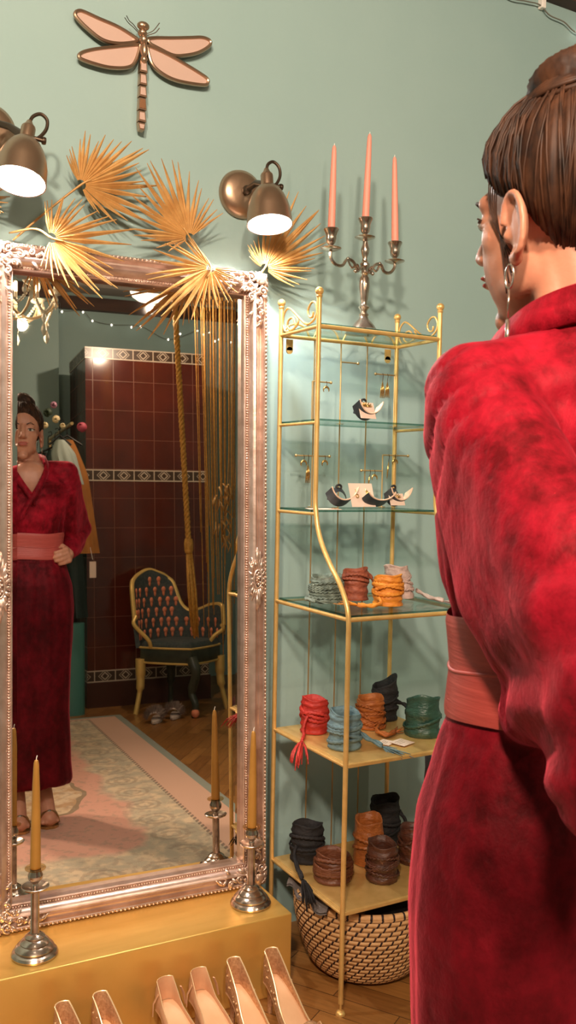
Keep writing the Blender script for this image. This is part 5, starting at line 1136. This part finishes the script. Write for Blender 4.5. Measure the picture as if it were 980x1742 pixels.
mb = MB()
for k in range(170):
    ph = rnd.uniform(0, 6.283); pts = []
    for j in range(9):
        t = .02+.95*j/8; p = hair_pt(ph+.25*t*sin(k), t); pts.append(p+(p-HC).normalized()*(.001+.0035*rnd.random()*sin(pi*t)))
    mb.tube(pts, [.0008]+[.0014]*7+[.0008], 5)
for s in (-1, 1):
    for k in range(5): mb.tube(catmull([H(s*.070, .022+.003*k, .040), H(s*.066, .026+.002*k, .0), H(s*.060, .022-.002*k, -.04), H(s*.056, .018-.003*k, -.085+.01*k)], 6), .0008, 5)
part('hair_locks', mb, M_hair, pw, 'loose locks of hair', sharp=0)
for s in (-1, 1):
    b = H(s*.077, -.004, -.062); mb = MB(); mb.tube([b+V((0, .006*cos(a), -.012+.012*sin(a))) for a in [2*pi*k/20 for k in range(20)]], .0011, 6, True); mb.tube([b+V((0, 0, -.024)), b+V((0, .001, -.055))], .0010, 6); mb.tube([b+V((0, .001, -.055)), b+V((0, .001, -.090))], [.0022, .0028], 6); part('earring', mb, M_silver, pw, 'silver hoop and bar earring', sharp=0)
# ---- dress
mb = MB()
def ering(cx_, cy_, z, a, b, n=48, p=2.3):
    out = []
    for k in range(n):
        t = 2*pi*k/n; c, s_ = cos(t), sin(t); out.append(V((cx_+a*abs(c)**(2/p)*(1 if c >= 0 else -1), cy_+b*abs(s_)**(2/p)*(1 if s_ >= 0 else -1), z)))
    return out
prof = [(.150, .165, .115), (.165, .172, .120), (.25, .165, .115), (.45, .160, .112), (.62, .168, .114), (.76, .178, .116), (.86, .182, .119), (.95, .174, .116), (1.02, .154, .102), (1.07, .136, .090), (1.115, .131, .086), (1.16, .136, .090), (1.22, .148, .106), (1.29, .156, .114), (1.36, .160, .108), (1.41, .140, .090), (1.45, .085, .070), (1.475, .062, .060)]
fz = [p[0] for p in prof]
rr_ = []
for i in range(70):
    z = lerp(.150, 1.475, i/69); k = max(j for j in range(len(prof)) if fz[j] <= z+1e-9); k = min(k, len(prof)-2); t = (z-fz[k])/(fz[k+1]-fz[k]); t = t*t*(3-2*t)*.5+t*.5
    a = lerp(prof[k][1], prof[k+1][1], t); b = lerp(prof[k][2], prof[k+1][2], t)
    rr_.append(ering(.745+(.005 if z > 1.4 else 0), -1.512-(.015 if z > 1.38 else 0), z, a, b))
mb.ring_loft(rr_)
for (S_, E_, W_, sg) in ((LSH, LEL, LWR, -1), (RSH, REL, RWR, 1)):
    mb.cap2(V((.745+sg*.08, -1.525, 1.425 if sg > 0 else 1.408)), S_+V((0, 0, -.002)), .046, .053, 20); Mid = S_.lerp(E_, .5)+V((sg*.003, -.004, -.004))
    mb.cap2(S_, Mid, .053, .054, 22); mb.cap2(Mid, E_+V((0, 0, .01)), .054, .060, 22)
    mb.cap2(E_+V((0, 0, .01)), E_.lerp(W_, .6), .060, .046, 22); mb.cap2(E_.lerp(W_, .6), W_-(W_-E_).normalized()*.005, .046, .032, 20)
    mb.cap2(E_, E_+V((0, .012, -.105 if sg < 0 else -.05)), .055, .036, 20); mb.cap2(E_+V((0, .02, -.09 if sg < 0 else -.04)), E_.lerp(W_, .5)+V((0, 0, -.03)), .040, .034, 20)
    a_, b_2, c_2 = (V((.618, -1.495, 1.35)), V((.604, -1.565, 1.20)), V((.622, -1.60, 1.125))) if sg < 0 else (V((.890, -1.50, 1.34)), V((.905, -1.54, 1.21)), V((.915, -1.57, 1.14)))
    ch1 = [S_, Mid, E_+V((0, 0, .005))]; ch2 = [a_, b_2, c_2]
    for f in (.25, .5, .75, 1.0):
        q = [u_.lerp(v_, f) for u_, v_ in zip(ch1, ch2)]; mb.cap2(q[0], q[1], .052, lerp(.054, .048, f), 18); mb.cap2(q[1], q[2], lerp(.054, .048, f), lerp(.058, .040, f), 18)
me = remeshed(mb, .0065, 7, 'dress')
bm = bmesh.new(); bm.from_mesh(me); bm.normal_update()
def ridge(x): return 1-abs(2*(x-math.floor(x+.5)))
for v in bm.verts:
    p = v.co; z = p.z; ang = atan2(p.y+1.51, p.x-.745); d = 0
    onarm = 1 if (p.x < .585 or p.x > .905 or p.y < -1.64 or (p.x < .672 and z > 1.27)) and z > 1.0 else 0
    if z < 1.05:   # skirt: soft long folds
        f = noise.noise(V((ang*2.6, z*1.1, 2))); d += .0085*f*min(1, (1.08-z)*4)+.003*noise.noise(V((ang*7, z*2.5, 7)))
    elif not onarm:
        d += .006*noise.noise(V((p.x*9+z*7, p.y*9, z*11)))
        sh_ = max(0, 1-abs(z-1.37)/.11); d += .0042*sh_*sin((p.x*.55+(p.y+1.5)*1.5-(z-1.4)*2.2)*62+2*noise.noise(p*9))
        wa = max(0, 1-abs(z-1.20)/.06); d += .003*wa*sin(ang*26+3*noise.noise(p*12))
    else:
        S_, E_, W_ = (LSH, LEL, LWR) if p.x < .745 else (RSH, REL, RWR)
        t = (p-S_).dot(E_-S_)/(E_-S_).length_squared; ws = max(0, 1-abs(t-.12)/.30); we = max(0, 1-abs(t-1.0)/.42)
        wt = max(0, 1-abs(t-.10)/.34); d -= .0075*wt*max(0, noise.noise(p*5)+.40)*(1-abs(sin(t*26+p.x*9+2.2*noise.noise(p*6))))**3; d += .0065*we*noise.noise(V((p.x*16, p.y*16, z*9)))+.004*we*sin(z*75+p.y*34+3*noise.noise(p*10)); d += .004*noise.noise(p*14)
    v.co = p+v.normal*d
bm.to_mesh(me); bm.free()
bm = bmesh.new(); bm.from_mesh(me)
kill = [v for v in bm.verts if v.co.y > -1.47 and v.co.z > 1.315 and abs(v.co.x-.742) < (v.co.z-1.315)*.40+.004]
kill += [v for v in bm.verts if v.co.z > 1.462 and abs(v.co.x-.745) < .066]
bmesh.ops.delete(bm, geom=list(set(kill)), context='VERTS'); bm.to_mesh(me); bm.free()
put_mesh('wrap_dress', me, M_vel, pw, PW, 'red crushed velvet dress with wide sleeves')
# collar: crossover band round the neck
mb = MB(); P = []
pathc = [V((.755, -1.392, 1.30)), V((.712, -1.398, 1.36)), V((.678, -1.440, 1.425)), V((.672, -1.510, 1.468)), V((.695, -1.575, 1.485)), V((.745, -1.598, 1.488)), V((.795, -1.575, 1.485)), V((.815, -1.510, 1.468)), V((.806, -1.445, 1.425)), V((.774, -1.396, 1.36)), V((.730, -1.386, 1.29)), V((.70, -1.388, 1.24))]
cp = catmull(pathc, 7); cen = V((.745, -1.50, 0))
for p in cp:
    o_ = V((p.x-cen.x, p.y-cen.y, 0)).normalized(); P.append([p-V((0, 0, .022))+o_*.012, p-V((0, 0, .004))+o_*.010, p+V((0, 0, .016))+o_*.002, p+V((0, 0, .018))-o_*.004, p+V((0, 0, .0))-o_*.002, p-V((0, 0, .024))+o_*.001])
mb.ring_loft(P); part('collar', mb, M_vel, pw, sharp=0)
# obi belt
mb = MB(); rings = []
for i in range(15):
    t = i/14; z = lerp(1.063, 1.168, t); k = max(j for j in range(len(prof)) if fz[j] <= z); tt = (z-fz[k])/(fz[k+1]-fz[k]); a = lerp(prof[k][1], prof[k+1][1], tt)+.0075; b = lerp(prof[k][2], prof[k+1][2], tt)+.0075
    if i in (0, 14): a -= .003; b -= .003
    rings.append([V((p.x+.0015*noise.noise(p*20), p.y, p.z+.003*sin(4*k2*2*pi/64)+.004*noise.noise(V((p.x*6, p.y*6, 1))))) for k2, p in enumerate(ering(.745, -1.512, z, a, b, 64))])
mb.ring_loft(rings, True, False); part('obi_belt', mb, M_obi, pw, 'wide dusty red leather obi belt', sharp=0)
mb = MB()
for zc in (1.09, 1.113, 1.14): mb.tube([V((p.x, p.y, zc+.004*sin(k*.4+zc*90))) for k, p in enumerate(ering(.745, -1.512, 1.11, .1385, .0935, 64))], .0022, 5, True)
part('belt_pleat', mb, M_obi, pw, sharp=0)
# heeled sandals
M_sgold = pbr('gold_sandal_leather', (.55, .32, .12), .28, .85)
for (ax, tx, ty) in ((.692, .690, -1.350), (.802, .806, -1.375)):
    ay = ty-.145; mb = MB(); Q = []
    for i in range(12):
        t = i/11; y = lerp(ay-.045, ty+.004, t); zt_ = .082*(.5+.5*cos(pi*min(1, t/.72))); w = .026+.014*sin(pi*min(1, max(0, (t-.3)/.75)))-(.012 if t > .95 else 0); x = lerp(ax, tx, t)
        Q.append([V((x-w, y, zt_+.010)), V((x+w, y, zt_+.010)), V((x+w, y, zt_+.001)), V((x-w, y, zt_+.001))])
    mb.ring_loft(Q); mb.tube([(ax, ay-.035, .075), (ax, ay-.034, .03), (ax, ay-.032, .0)], [.020, .008, .006], 10); sd = part('sandal', mb, M_sgold, pw, 'gold heeled sandal')
    mb = MB()
    for off, hz in ((.038, .062), (.062, .066)): mb.tube([V((tx+.040*sin(a), ty-off, .012+hz*cos(a)*.85)) for a in [lerp(-1.5, 1.5, k/12) for k in range(13)]], .011, 8, flat=.3)
    part('toe_strap', mb, M_sgold, sd)
    mb = MB(); mb.ell((tx, ty-.035, .062), (.012, .01, .006)); part('stone', mb, M_silver, sd)
pw.location.z = .006
